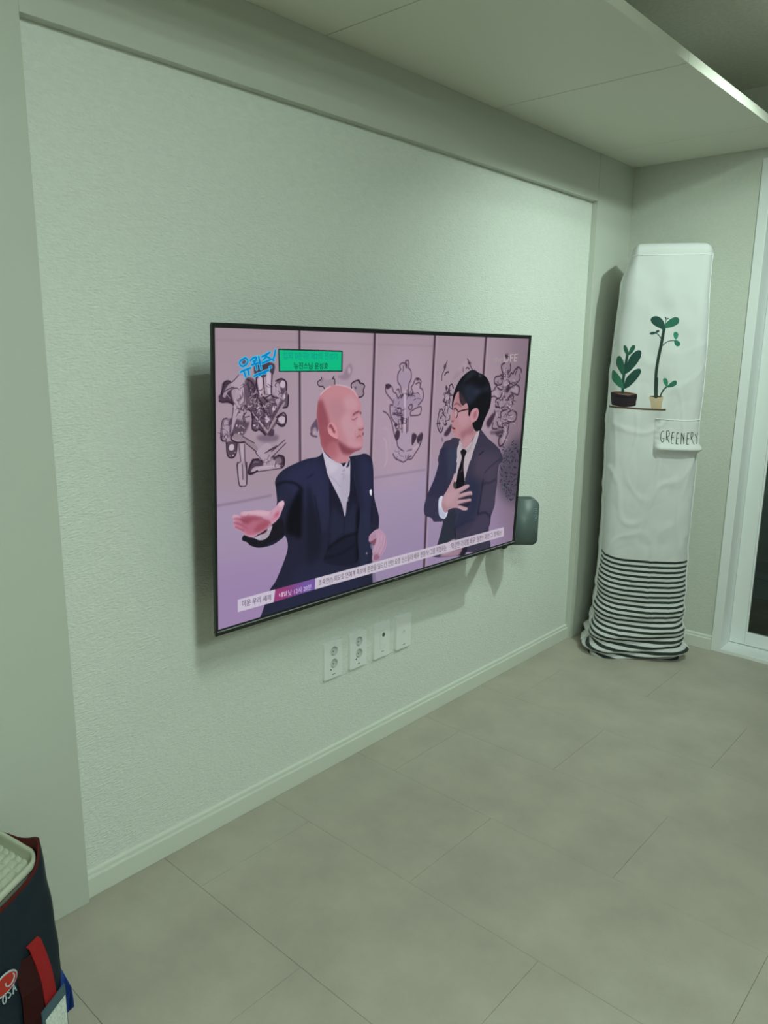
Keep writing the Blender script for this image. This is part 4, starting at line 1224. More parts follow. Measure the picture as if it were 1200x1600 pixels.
('T','1e1f29',[1210,419,1214,416,1216,412],3.9,0,0.75),
('T','3c4252',[1210,407,1203,407,1199,406],3.9,0,0.75),
('T','2a2b36',[1272,551,1272,550,1272,548],4.1,0,0.75),
('T','2a2b36',[1206,465,1202,461,1199,455],3.9,0,0.75),
('T','1e1f29',[1217,540,1215,537,1213,533],4,0,0.75),
('T','4d5464',[1200,482,1200,479,1200,476],3.9,0,0.75),
('T','4d5464',[1253,451,1248,450,1246,448],4,0,0.75),
('T','1e1f29',[1236,360,1238,360,1239,361],3.9,0,0.75),
('T','5d6470',[1238,512,1229,510,1224,508],4,0,0.75),
('T','5d6470',[1196,514,1188,511,1183,508],3.9,0,0.75),
('T','5d6470',[1249,439,1247,437,1245,434],4,0,0.75),
('T','4d5464',[1205,472,1209,469,1211,465],3.9,0,0.75),
('T','3c4252',[1201,402,1205,404,1208,406],3.9,0,0.75),
('T','5d6470',[1210,426,1211,427,1212,428],3.9,0,0.75),
('T','2a2b36',[1171,410,1173,408,1174,404],3.8,0,0.75),
('T','2a2b36',[1228,503,1220,502,1215,501],4,0,0.75),
('T','5d6470',[1198,507,1189,505,1184,502],3.9,0,0.75),
('T','5d6470',[1168,432,1173,430,1176,427],3.9,0,0.75),
('T','5d6470',[1229,555,1236,556,1240,556],4,0,0.75),
('T','1e1f29',[1195,504,1201,504,1206,503],3.9,0,0.75),
('T','22222e',[1291,547,1287,545,1284,542],4.1,0,0.75),
('T','2e2f3c',[1205,405,1200,402,1196,397],3.9,0,0.75),
('T','4d5464',[1225,479,1231,477,1235,473],4,0,0.75),
('T','2a2b36',[1215,516,1217,516,1218,516],4,0,0.75),
('T','4d5464',[1293,503,1293,501,1293,498],4.1,0,0.75),
('T','1e1f29',[1194,407,1187,407,1182,406],3.9,0,0.75),
('T','2a2b36',[1244,509,1247,508,1249,505],4,0,0.75),
('T','5d6470',[1253,502,1251,501,1249,500],4,0,0.75),
('T','22222e',[1255,425,1259,424,1262,423],4,0,0.75),
('T','3c4252',[1240,534,1235,534,1232,533],4,0,0.75),
('T','4d5464',[1285,447,1281,445,1279,443],4,0,0.75),
('T','3c4252',[1181,498,1187,500,1192,502],3.9,0,0.75),
('T','5d6470',[1273,517,1269,518,1267,520],4.1,0,0.75),
('T','22222e',[1211,383,1219,380,1223,375],3.9,0,0.75),
('T','1e1f29',[1191,417,1198,415,1202,411],3.9,0,0.75),
('T','3c4252',[1223,450,1227,451,1229,452],4,0,0.75),
('T','2e2f3c',[1164,453,1164,452,1165,450],3.9,0,0.75),
('T','4d5464',[1217,480,1212,480,1208,480],3.9,0,0.75),
('T','5d6470',[1207,535,1201,533,1197,532],4,0,0.75),
('T','5d6470',[1197,483,1201,484,1204,486],3.9,0,0.75),
('T','3c4252',[1268,554,1270,552,1271,547],4.1,0,0.75),
('T','5d6470',[1221,402,1218,400,1216,399],3.9,0,0.75),
('T','4d5464',[1178,413,1185,415,1190,417],3.9,0,0.75),
('T','4d5464',[1218,414,1211,411,1206,408],3.9,0,0.75),
('T','2a2b36',[1273,490,1266,490,1261,490],4,0,0.75),
('T','3c4252',[1257,373,1264,373,1269,373],4,0,0.75),
('T','22222e',[1264,392,1270,390,1274,386],4,0,0.75),
('T','1e1f29',[1244,425,1240,423,1237,422],4,0,0.75),
('T','22222e',[1245,376,1254,377,1259,376],4,0,0.75),
('T','2e2f3c',[1296,499,1296,498,1296,497],4.1,0,0.75),
('T','2e2f3c',[1207,404,1212,403,1216,401],3.9,0,0.75),
('T','2e2f3c',[1257,493,1261,494,1264,495],4,0,0.75),
('T','1e1f29',[1266,449,1258,447,1253,444],4,0,0.75),
('T','5d6470',[1225,469,1229,468,1231,465],4,0,0.75),
('T','2a2b36',[1235,387,1232,388,1230,389],3.9,0,0.75),
('T','22222e',[1208,501,1202,499,1197,497],3.9,0,0.75),
('T','2e2f3c',[1239,536,1246,537,1250,539],4,0,0.75),
('T','1e1f29',[1181,399,1182,396,1182,391],3.9,0,0.75),
('T','1e1f29',[1282,501,1285,502,1287,504],4.1,0,0.75),
('T','3c4252',[1174,467,1181,467,1186,467],3.9,0,0.75),
('T','3c4252',[1303,521,1297,518,1293,514],4.1,0,0.75),
('T','22222e',[1252,409,1245,410,1241,411],4,0,0.75),
('T','5d6470',[1263,530,1256,527,1251,524],4,0,0.75),
('T','5d6470',[1209,410,1216,413,1221,416],3.9,0,0.75),
('T','4d5464',[1178,428,1180,429,1182,430],3.9,0,0.75),
('T','22222e',[1232,545,1237,547,1240,550],4,0,0.75),
('T','3c4252',[1199,523,1203,521,1205,517],4,0,0.75),
('T','22222e',[1219,442,1219,443,1219,444],3.9,0,0.75),
('T','2a2b36',[1243,466,1235,465,1230,464],4,0,0.75),
('T','2a2b36',[1226,517,1228,518,1229,518],4,0,0.75),
('T','5d6470',[1203,511,1197,512,1194,514],3.9,0,0.75),
('T','5d6470',[1273,379,1277,377,1280,373],4,0,0.75),
('T','5d6470',[1277,539,1281,537,1284,533],4.1,0,0.75),
('T','22222e',[1257,477,1264,474,1269,469],4,0,0.75),
('T','5d6470',[1196,395,1194,392,1193,387],3.9,0,0.75),
('T','2e2f3c',[1258,387,1264,385,1267,380],4,0,0.75),
('P','232438',[325,318,356,283,372,327,459,330,494,328,520,343,530,379,537,454,556,505,562,529,559,563,536,598,538,621,559,926,75,786,126,726,157,658,182,629,217,558,210,518,198,523,166,534,123,533,100,521,88,509,76,502,80,493,115,502,156,465,180,432,178,392,175,369,188,351,217,337,276,323]),
('s','2e3050',[221,346,281,327,326,332,355,404,329,471,261,444,196,368],0,14,0.8),
('s','2d2f4d',[469,336,521,360,527,463,510,555,490,458],0,11,0.8),
('s','1a1b2b',[282,397,313,453,331,508,335,573,314,612,287,606],0,7,0.8),
('s','2c2e49',[308,380,349,381,373,430,367,492,340,531,321,464],0,7,0.7),
('s','2a2e45',[478,498,523,516,532,586,523,654,491,648],0,5,0.8),
('s','0d0e16',[221,450,256,398,266,403,265,477,263,530,242,525,211,505],0,6,0.95),
('l','14141f',[178,379,210,375,245,385,264,403],7.6,2,0.75),
('s','292b44',[175,404,210,381,230,399,220,430,186,445,154,436],0,6,0.5),
('s','191a27',[90,506,123,514,166,511,206,488,201,513,147,530,118,531,97,523],0,4,0.8),
('s','3a3c50',[125,436,149,431,161,441,156,444],0,2,0.7),
('l','191a2b',[281,373,302,365],3.7,2,0.8),
('l','171826',[309,425,324,486,331,529],4.3,2,0.7),
('s','262a42',[115,762,199,677,287,606,485,685,550,903],0,21,0.7),
('P','1d1e30',[363,386,402,453,422,499,440,451,440,378,481,483,475,565,473,644,351,619,358,577,364,513,362,449],0,1,1),
('s','2a2d44',[374,464,422,501,459,463,469,553,403,552,369,568],0,7,0.7),
('l','0f1018',[361,580,404,563,439,556,472,555],6.7,3,0.9),
('l','121320',[350,604,399,605,428,599,464,588],6.2,3,0.8),
('l','181a28',[422,499,420,544,410,587,403,630],3.1,2,0.7),
('s','10121c',[467,508,481,488,491,648,473,644],0,4,0.9),
('P','bcb3c6',[329,293,338,308,361,328,401,347,413,356,434,334,438,378,438,434,429,452,423,498,405,453,358,380,346,349]),
('s','a9a0b6',[403,387,437,382,440,438,424,492,402,446],0,5,0.6),
('s','cfc8d4',[334,312,370,337,396,355,363,370,345,343],0,5,0.6),
('l','7c7488',[412,358,417,368,408,368],2,1,0.7),
('l','8c8598',[404,378,414,377,412,392],2,1,0.7),
('l','8f889c',[359,376,383,393,401,412],1.7,1,0.7),
('q','2b2433',[422,357,434,339,433,356,425,360],0,1,0.9),
('l','d8d2de',[401,347,415,360,427,349],2.2,1,0.8),
('L','2e3048',[435,333,449,375,481,483],2,2,0.5),
('q','e8e4f0',[518,437,525,434,527,441,526,453,520,447]),
('q','b8b0c4',[425,449,431,446,434,453,429,458],0,1,0.8),
('q','8b8798',[512,621,516,619,518,626,512,625],0,0,0.8),
('L','171827',[532,450,530,486,530,540],4.3,2,0.7),
('L','3a3140',[530,538,560,554],3.8,2,0.5),
('q','9888a8',[538,621,544,634,593,668,596,733,549,729],0,2,0.8),
('P','bd848e',[321,160,332,149,350,139,373,135,396,137,420,142,440,150,453,160,464,175,470,187,472,198,472,211,479,228,487,246,486,258,485,269,484,280,485,289,483,297,484,306,476,315,452,320,440,325,432,333,428,344,388,343,342,310,327,289,324,273,317,246,310,218,311,191,314,173]),
('s','8e4a56',[312,180,327,172,339,192,353,226,358,255,386,281,402,301,386,293,359,292,336,296,322,264,310,224],0,5,0.9),
('s','9a5560',[325,239,350,240,378,285,375,320,336,310,322,273],0,6,0.8),
('s','b06a76',[355,289,386,285,395,315,376,336,352,323],0,5,0.7),
('s','80404e',[390,286,426,303,455,310,476,310,481,315,448,323,427,325,403,316],0,4,0.9),
('s','c58890',[337,151,365,141,408,143,441,157,433,168,381,160,347,168],0,5,0.6),
('s','c79aa6',[405,173,433,164,456,177,463,198,435,208,410,195],0,8,0.7),
('s','c59ca8',[399,223,427,208,444,234,465,244,454,283,426,286,402,252],0,7,0.65),
('s','b0808c',[352,187,382,177,410,195,395,223,368,224],0,7,0.6),
('s','c7a0ae',[463,215,479,231,484,249,465,252,456,238],0,4,0.7),
('s','cb9aa8',[426,286,475,295,480,306,455,310,430,302],0,5,0.6),
('L','f0dfe8',[322,159,337,147,356,138],2.1,1,0.8),
('L','eedbe4',[373,135,396,137,420,142,442,153,457,169],1.8,1,0.75),
('l','6a3c4a',[443,217,452,212,464,209],4.1,1,0.9),
('q','5a2e3e',[468,211,473,211,473,217,469,215],0,1,0.9),
('l','7d4a58',[438,229,448,230,459,224],2.4,1,0.85),
('l','d8b4c0',[441,226,452,224,458,221],1.7,1,0.6),
('l','a26a78',[441,221,453,216,461,215],1.7,1,0.5),
('l','7a4352',[465,258,474,260,484,257],2.8,1,0.9),
('q','6a3e4e',[481,269,486,268,486,275,482,276],0,1,0.8),
('l','8a4c5a',[460,280,469,276,476,278],2.8,1,0.9),
('l','ad7480',[453,263,452,271,458,282],2.1,1,0.6),
('l','a06674',[394,283,427,308,456,317],1.7,2,0.4),
('P','d08e98',[351,254,350,243,355,235,367,234,381,245,385,257,388,276,382,277,368,271,356,263]),
('s','8c4a58',[354,240,363,238,373,252,379,260,371,261,363,249,356,249],0,1,0.9),
('l','dfa4ae',[354,260,366,270,384,275],2,1,0.8),
('l','e0a8b4',[357,246,362,261,374,267],2,1,0.7),
('l','6e3644',[361,241,369,250,373,257],1.5,1,0.8),
('L','7a3c4a',[378,280,389,281],2,1,0.8),
('P','1a1822',[73,504,78,493,89,501,106,506,129,516,152,506,168,482,180,477,197,468,204,487,205,512,187,521,159,526,139,532,115,530,97,522,88,513]),
('P','b4a7b6',[84,497,102,503,112,507,125,514,142,515,156,507,167,483,152,489,135,498,107,504]),
('s','9b8fa0',[125,513,142,500,159,493,152,509,142,515],0,2,0.5),
('P','c79aae',[45,440,50,436,61,439,69,443,69,434,80,433,96,435,114,435,135,438,152,443,164,443,178,435,186,426,198,422,204,425,205,434,197,450,190,463,178,474,166,480,156,487,135,495,115,500,106,504,89,497,80,492,72,483,54,473,49,468,48,456,47,449]),
('s','b0637a',[51,451,70,445,91,447,115,450,142,461,162,471,152,484,129,491,107,498,86,492,70,478,54,468],0,4,0.9),
('s','904556',[72,449,91,447,122,453,135,462,106,460,91,466,73,460],0,4,0.8),
('s','9a4c5e',[109,485,122,473,142,468,159,475,142,488,122,493],0,4,0.8),
('s','d6b0be',[73,435,115,437,149,443,159,451,135,452,102,444,80,442],0,3,0.8),
('s','c27f98',[159,465,178,451,190,442,186,461,173,473],0,3,0.8),
('s','b24f6a',[173,458,183,449,188,452,183,462],0,3,0.7),
('s','dcbccb',[186,428,198,422,204,427,201,435,190,437],0,2,0.8),
('l','7c3a50',[48,447,58,447,69,451,91,463],1.6,1,0.75),
('l','8a4660',[48,457,61,461,76,469,91,479],1.6,1,0.75),
('l','84405a',[53,469,65,474,78,482],1.6,1,0.75),
('l','9a5670',[69,443,75,446,91,447,115,450],1.5,1,0.6),
('l','d9aebd',[47,441,56,441,67,447],2.3,1,0.6),
('l','cf9fb0',[48,452,59,454,73,460],2.3,1,0.6),
('l','c892a6',[51,463,62,467,73,474],2,1,0.6),
('l','7c3a50',[129,456,145,467,159,474,164,480],1.4,1,0.6),
('l','8c4258',[89,446,93,442],1.5,1,0.7),
('l','a0566e',[70,446,91,463],1.2,1,0.6),
('l','8e4458',[53,467,70,477,80,480],1.5,1,0.6),
('l','a3607a',[53,457,70,465,86,476],1.5,1,0.6),
('l','7d5866',[164,447,160,453],0.9,1,0.7),
('q','3a1624',[129,499,142,492,151,490,146,497,134,500],0,1,0.95),
('P','b692aa',[522,578,524,571,538,562,553,557,566,559,579,566,590,578,597,591,599,608,595,623,586,635,574,647,565,654,543,653,539,637,544,629,538,625,540,617,546,607,541,604,532,595,523,588]),
('s','7b475a',[525,588,533,589,547,585,553,585,551,597,543,605,533,597],0,1,0.9),
('s','a67c94',[526,574,541,569,547,584,533,587],0,2,0.5),
('l','8a647e',[546,566,548,582],1.6,1,0.7),
('l','8a647e',[575,598,569,616,549,628],1.6,1,0.7),
('l','8a647e',[585,589,582,611,570,627,548,644],1.6,1,0.7),
('l','8a647e',[595,590,592,613,580,633,562,652],1.6,1,0.7),
('l','cbaac0',[564,573,562,596,547,616],3.5,2,0.6),
('l','cbaac0',[577,580,573,605,557,625],3.5,2,0.6),
('l','cbaac0',[589,588,585,609,572,630],3.6,2,0.6),
('s','8a5a72',[548,633,564,636,571,648,557,652,545,648],0,2,0.8),
('l','ded0da',[541,561,552,557,563,558],1.3,1,0.7),
('q','807890',[529,596,535,599,542,608,539,615,531,609],0,1,0.8),
('P','3c384b',[842,330,877,318,892,313,927,320,933,349,959,354,1024,298,1037,297,1082,330,1126,354,1158,379,1177,414,1101,427,840,400]),
('P','3c384b',[835,341,921,348,920,372,964,455,1006,355,1139,366,1163,397,1154,445,1155,490,1150,537,1150,566,1141,589,1132,607,1131,631,1125,651,1137,732,1009,713,976,718,824,693,843,654,864,588,852,581,817,575,805,562,771,547,765,517,777,485,781,477,809,432,826,384]),
('s','2e2e48',[833,340,921,348,914,425,876,474,855,496,784,486,805,437,830,387],0,7,0.8),
('s','3c4256',[863,343,921,348,919,396,903,433,882,455,868,391],0,9,0.7),
('s','33344e',[768,508,778,495,837,498,837,547,867,576,821,571,782,548],0,6,0.7),
('s','2c3148',[964,455,1022,457,1050,480,1056,538,1037,587,965,617,930,621,923,557,992,562,1002,505],0,11,0.8),
('s','2b303c',[864,586,887,552,927,555,929,611,925,654,847,655],0,6,0.8),
('s','52485a',[1021,381,1097,378,1161,399,1149,445,1147,492,1093,485,1065,467,1021,446],0,15,0.7),
('s','4a4358',[1077,494,1147,492,1147,561,1133,591,1061,575],0,11,0.7),
('s','484157',[1016,631,1063,591,1120,597,1133,631,1122,648,1011,656,977,653],0,8,0.7),
('l','23243a',[1162,407,1103,430,1075,447],4.1,2,0.7),
('l','1f2036',[1070,470,1065,503,1061,538,1053,584],6.7,3,0.8),
('l','272338',[1144,476,1110,484,1084,482,1067,487],4.7,3,0.8),
('l','1e1e32',[1054,586,1093,587,1120,600,1131,617,1126,643],5.5,3,0.8),
('l','20223a',[925,616,980,604,1039,603],5.2,4,0.6),
('l','181a24',[929,616,936,648],4.5,2,0.9),
('l','1b1b2b',[1036,381,1060,371],3.9,1,0.9),
('l','2f2a42',[784,486,829,495,854,486],3.6,3,0.7),
('l','4d4a63',[923,560,943,558,931,596],3.2,3,0.5),
('l','453d56',[1016,406,1034,417],2.6,2,0.5),
('q','221d28',[966,695,990,691,1007,697,993,721,964,715],0,2,0.9),
('P','b9acb6',[922,338,1008,340,990,391,974,434,966,453,965,460,921,462,908,449,916,427,919,396]),
('P','b9acb4',[924,324,938,338,952,351,965,350,989,336,1006,314,1024,299,1029,302,1021,329,1005,362,983,403,919,397,923,360]),
('s','9a8c98',[934,332,959,354,978,351,1001,328,991,356,973,369,939,352],0,3,0.5),
('P','17161d',[934,361,948,354,966,364,957,383,956,417,965,460,961,477,931,482,915,476,910,461,921,457,926,428,938,398,942,379]),
('l','5a4a55',[944,381,952,412,941,428,953,424],2.8,1,0.8),
('l','4c3f4c',[929,421,940,447],1.9,1,0.6),
('q','6b6560',[909,458,917,458,923,477,913,480],0,2,0.6),
('l','43353f',[949,365,944,377],2.5,1,0.7),
('P','cdd0e0',[836,505,856,498,852,525,868,549,886,552,881,568,866,574,842,557]),
('s','a6aac4',[838,532,873,557,870,573,842,557],0,4,0.6),
('P','b48f99',[859,499,877,479,897,452,908,430,914,432,914,447,906,465,913,480,931,483,959,477,983,475,993,478,992,487,968,493,945,500,973,500,1002,500,1012,506,1010,516,983,515,947,520,976,524,1005,526,1010,531,1006,536,973,537,945,539,975,549,992,556,990,563,968,561,938,549,910,545,887,549,880,555,864,548,852,525]),
('s','c09ca6',[867,500,904,482,932,491,915,519,881,529],0,8,0.6),
('s','a07a86',[854,520,882,539,910,543,884,551,864,548],0,5,0.7),
('s','c6a6b2',[901,453,910,432,915,440,909,454],0,3,0.6),
('L','241f2c',[945,500,977,494,996,486],4.5,2,0.85),
('L','241f2c',[939,519,983,516,1008,516],4.5,2,0.85),
('L','241f2c',[941,538,977,537,1006,537],4.5,2,0.85),
('l','ccacb8',[932,488,959,482,987,479],5.1,3,0.6),
('l','ccacb8',[946,508,978,505,1007,505],5.2,3,0.6),
('l','ccacb8',[936,528,972,528,1005,529],5.2,3,0.6),
('l','ccacb8',[942,545,967,553,988,559],5.2,3,0.6),
('q','1e1c2c',[958,542,990,540,1006,539,991,552],0,3,0.6),
('q','b597a4',[894,664,913,654,933,654,938,664,907,671],0,1,0.9),
('q','a9889a',[866,694,897,687,957,691,978,692,963,713,927,713,863,701],0,3,0.9),
('q','c6b8c4',[839,686,885,687,925,692,886,695],0,3,0.7),
('P','b4868e',[881,204,888,182,904,167,941,191,957,218,990,227,1016,233,1019,256,994,270,998,298,1018,301,1000,318,986,336,958,352,945,347,930,322,901,313,891,304,887,294,878,286,881,279,885,275,876,263,874,257,872,248,880,226]),
('s','94606c',[930,297,964,288,995,274,1004,298,986,309,949,320,929,312],0,7,0.75),
('s','c094a0',[902,235,952,233,967,257,951,279,919,273],0,8,0.6),
('s','a8747e',[896,174,920,168,936,198,918,205,892,197],0,5,0.6),
('s','b9909a',[954,310,986,313,989,334,958,348,944,339],0,5,0.6),
('l','8a5a64',[890,204,905,203,925,215],2.9,2,0.6),
('l','8c5660',[876,259,889,258],2.9,1,0.8),
('l','7f4450',[881,279,892,283,898,286],3.9,1,0.85),
('l','945a66',[884,292,899,293],2.9,1,0.6),
('q','c8b6c2',[890,234,899,232,897,246,893,247],0,1,0.5),
('l','5e3a44',[887,209,895,206,907,208,920,215],3.8,1,0.75),
('l','3f262e',[886,221,893,219,899,223],2.9,0,0.8),
('q','7a4650',[877,260,882,258,889,259,887,263,879,263],0,0,0.7),
('P','8b4a56',[879,278,885,279,894,282,899,286,895,288,888,286,884,284]),
('q','3d1f28',[882,282,889,282,897,285,889,285],0,0,0.8),
('q','c9a0a8',[883,286,889,288,894,289,889,290,884,289],0,1,0.6),
('P','17171c',[874,207,878,178,893,148,915,125,944,109,963,103,982,103,1002,111,1025,117,1050,129,1069,149,1081,175,1083,204,1076,231,1062,252,1048,273,1040,293,1031,298,1014,301,1000,294,988,272,1010,263,1018,244,1012,227,996,224,977,233,970,249,962,243,960,222,949,206,931,213,918,205,910,190,904,167,888,182,881,204,880,226]),
('s','2b3040',[931,157,968,148,1021,163,1059,153,1068,168,1022,175,974,208,949,203],0,8,0.85),
('s','323845',[951,111,976,105,1002,115,977,118,941,135,917,145],0,6,0.6),
('s','4a5060',[1003,117,1022,119,1020,125,1007,124],0,3,0.7),
('s','3c4050',[983,172,1008,167,1022,171,997,178],0,5,0.5),
('s','262a36',[900,152,929,142,944,165,941,191,915,183],0,7,0.6),
('s','4e3a44',[905,173,931,187,949,208,934,215,918,205],0,5,0.8),
('P','c08d97',[973,254,978,238,990,227,1006,225,1016,233,1017,252,1007,265,991,270,983,266]),
('s','8d4e5a',[991,239,1007,234,1006,253,993,257],0,4,0.6),
('l','d6a9b2',[982,244,990,233,1009,228],2.5,2,0.6),
('L','2a1c20',[961,226,936,228,907,232],4.2,0,0.95),
('L','33232a',[896,223,906,229,906,242,901,250],3.9,0,0.9),
('L','5c434c',[884,222,891,234,892,251],2.2,0,0.7),
('L','3a2a32',[883,223,898,222],2.2,0,0.7),
('p','1d2a2c',[182,44,397,47,398,101,184,99]),
('p','10bd84',[185,47,393,50,394,98,188,97]),
('L','4ccdf0',[77,69,69,74,69,81,77,85,88,80,91,72,84,66,77,69],7.6,0,1),
('L','4ccdf0',[71,98,82,94,99,89],7.6,0,1),
('L','4ccdf0',[80,96,85,109],7.7,0,1),
('L','4ccdf0',[91,93,95,105],7.7,0,1),
('L','4ccdf0',[99,72,107,66,116,65,112,74,110,78],7.7,0,1),
('L','4ccdf0',[107,74,116,71],7.7,0,1),
('L','4ccdf0',[103,82,120,78],7.8,0,1),
('L','4ccdf0',[115,81,117,92],7.8,0,1),
('L','4ccdf0',[123,63,130,91],7.8,0,1),
('L','4ccdf0',[122,78,129,76],7.8,0,1),
('L','4ccdf0',[133,63,143,59,156,53],7.9,0,1),
('L','4ccdf0',[147,57,143,65,137,70],7.9,0,1),
('L','4ccdf0',[146,63,156,66],7.9,0,1),
('L','4ccdf0',[134,78,149,73,163,68],7.9,0,1),
('L','4ccdf0',[110,108,126,102,143,101],7.9,0,1),
('L','4ccdf0',[124,107,137,99,153,95],7.9,0,1),
('L','4ccdf0',[173,48,171,58,168,66],8,0,1),
('L','4ccdf0',[166,71,168,72],8,0,1),
('L','4ccdf0',[156,88,160,87],8,0,1),
('L','0f7fc4',[77,69,69,74,69,81,77,85,88,80,91,72,84,66,77,69],4.4,0,1),
('L','0f7fc4',[71,98,82,94,99,89],4.4,0,1),
('L','0f7fc4',[80,96,85,109],4.4,0,1),
('L','0f7fc4',[91,93,95,105],4.5,0,1),
('L','0f7fc4',[99,72,107,66,116,65,112,74,110,78],4.5,0,1),
('L','0f7fc4',[107,74,116,71],4.5,0,1),
('L','0f7fc4',[103,82,120,78],4.5,0,1),
('L','0f7fc4',[115,81,117,92],4.5,0,1),
('L','0f7fc4',[123,63,130,91],4.5,0,1),
('L','0f7fc4',[122,78,129,76],4.5,0,1),
('L','0f7fc4',[133,63,143,59,156,53],4.6,0,1),
('L','0f7fc4',[147,57,143,65,137,70],4.6,0,1),
('L','0f7fc4',[146,63,156,66],4.6,0,1),
('L','0f7fc4',[134,78,149,73,163,68],4.6,0,1),
('L','0f7fc4',[110,108,126,102,143,101],4.6,0,1),
('L','0f7fc4',[124,107,137,99,153,95],4.6,0,1),
('L','0f7fc4',[173,48,171,58,168,66],4.6,0,1),
('L','0f7fc4',[166,71,168,72],4.6,0,1),
('L','0f7fc4',[156,88,160,87],4.6,0,1),
('q','4a3c50',[77,71,82,70,84,77,78,80],0,2,0.5),
('p','c9bfd2',[59,656,178,656,173,690,59,689]),
('p','8a4078',[178,656,316,656,316,688,173,690]),
('s','6a62b4',[254,645,334,645,336,700,255,699],0,29,0.95),
('s','9c3a72',[169,644,210,647,199,704,165,695],0,16,0.8),
('p','c9c0ce',[316,656,1218,659,1223,694,316,688]),
('s','bdb0c0',[706,628,1269,646,1282,732,710,691],0,39,0.6)]
SCREEN_TEXT = [
('섭외 0순위! 제2의 전성기', '0f8f92', [[196.7, 50.8], [378.4, 52.6], [379.1, 70.5], [197.9, 69.1]], 0.2),
('뉴진스님 윤성호', '15352c', [[230.5, 76.1], [346.0, 78.1], [346.0, 94.0], [231.3, 92.9]], 0.5),
('미운 우리 새끼', '4b3f55', [[72.3, 661.6], [162.9, 666.0], [163.0, 681.6], [72.6, 679.6]], 0.35),
('내일', 'f3e6f2', [[190.5, 668.7], [216.5, 669.0], [216.6, 681.9], [190.6, 682.0]], 0.9),
('낮 12시 20분', 'e6dcf4', [[220.8, 668.6], [303.1, 668.8], [303.5, 685.5], [221.1, 684.7]], 0.35),
('조숙한(?) 외모로 연예계 족보에 혼란을 일으킨 천만 요정 신스틸러 배우 현봉식! 그를 위협하는', '5a5060', [[328.7, 663.6], [889.4, 664.2], [891.7, 688.2], [329.2, 683.6]], 0.15),
("'막강한 라이벌 배우' 등장!? 과연 그 정체는?", '5a5060', [[913.0, 663.7], [1207.5, 666.8], [1210.1, 685.7], [915.4, 688.7]], 0.15),
('the', 'a59a98', [[1080.1, 60.5], [1125.2, 58.4], [1127.9, 78.1], [1082.3, 78.0]], 0),
('LiFE', 'b9b1ac', [[1135.6, 53.2], [1220.8, 51.4], [1218.6, 76.2], [1139.0, 78.1]], 0)]

def paint_screen(cv):
    run(cv, SCREEN_ART)
    for t, c, q, b in SCREEN_TEXT:
        put_text(cv, t, q, tuple(int(c[i:i + 2], 16) for i in (0, 2, 4)), bold=b, al=0.92)
COVER_ART = [
('p','5a463c',[25,730,110,733,190,737,283,737,283,745,191,745,110,740,25,739]),
('P','2b1f28',[41,672,88,678,128,680,155,675,154,709,150,727,110,733,72,729,50,721]),
('P','6b4638',[48,670,99,665,155,675,128,679,88,677]),
('L','1d151c',[45,685,101,690,154,688],4.6,0,1),
('L','244640',[99,670,97,621,101,556,105,506],9.9,0,1),
('P','2c5a48',[106,512,91,489,87,468,95,466,106,486,108,503]),
('P','2c5a48',[107,509,110,489,118,468,130,464,132,478,121,498]),
('P','244640',[102,586,105,550,118,509,142,487,158,490,159,514,141,549,118,577]),
('P','2c5a48',[95,595,75,568,60,539,62,517,77,512,92,533,99,568]),
('P','244640',[102,650,107,609,129,577,151,565,163,569,162,589,141,621,117,646]),
('P','34705a',[97,652,61,630,33,600,29,580,53,574,81,598,97,627]),
('P','b8a288',[210,685,238,687,266,684,264,712,262,735,241,737,222,735,216,711]),
('P','51402f',[210,683,238,681,266,683,238,688]),
('L','2b3a34',[235,685,229,589,231,531,237,478,242,432,246,389],12.5,0,1),
('L','2b3a34',[237,684,232,607],15.8,0,1),
('P','244640',[249,402,231,393,204,379,189,361,192,347,210,341,230,349,244,367,251,388]),
('P','2f6654',[250,390,253,370,272,351,291,345,304,352,303,370,288,382,267,389]),
('L','2b3a34',[250,375,252,353],2.6,0,1),
('P','244640',[252,355,246,347,250,344,254,352]),
('P','244640',[254,356,257,349,262,349,259,354]),
('L','2b3a34',[239,438,226,421,212,411],3.3,0,1),
('P','2c4a48',[214,409,198,407,188,414,195,419,208,417]),
('P','2c4a48',[212,410,215,402,224,399,227,405,221,411]),
('L','2b3a34',[242,468,258,452,274,445,292,443],3.3,0,1),
('P','37806a',[296,438,288,423,288,410,299,407,307,417,304,433]),
('P','2f6e5c',[292,444,302,441,317,452,316,465,304,467,296,458]),
('L','2b3a34',[254,685,264,659,278,641],5.9,0,1),
('P','37806a',[279,642,265,625,261,608,272,604,282,620]),
('P','2f6654',[280,642,290,626,306,614,316,616,316,631,299,641])]
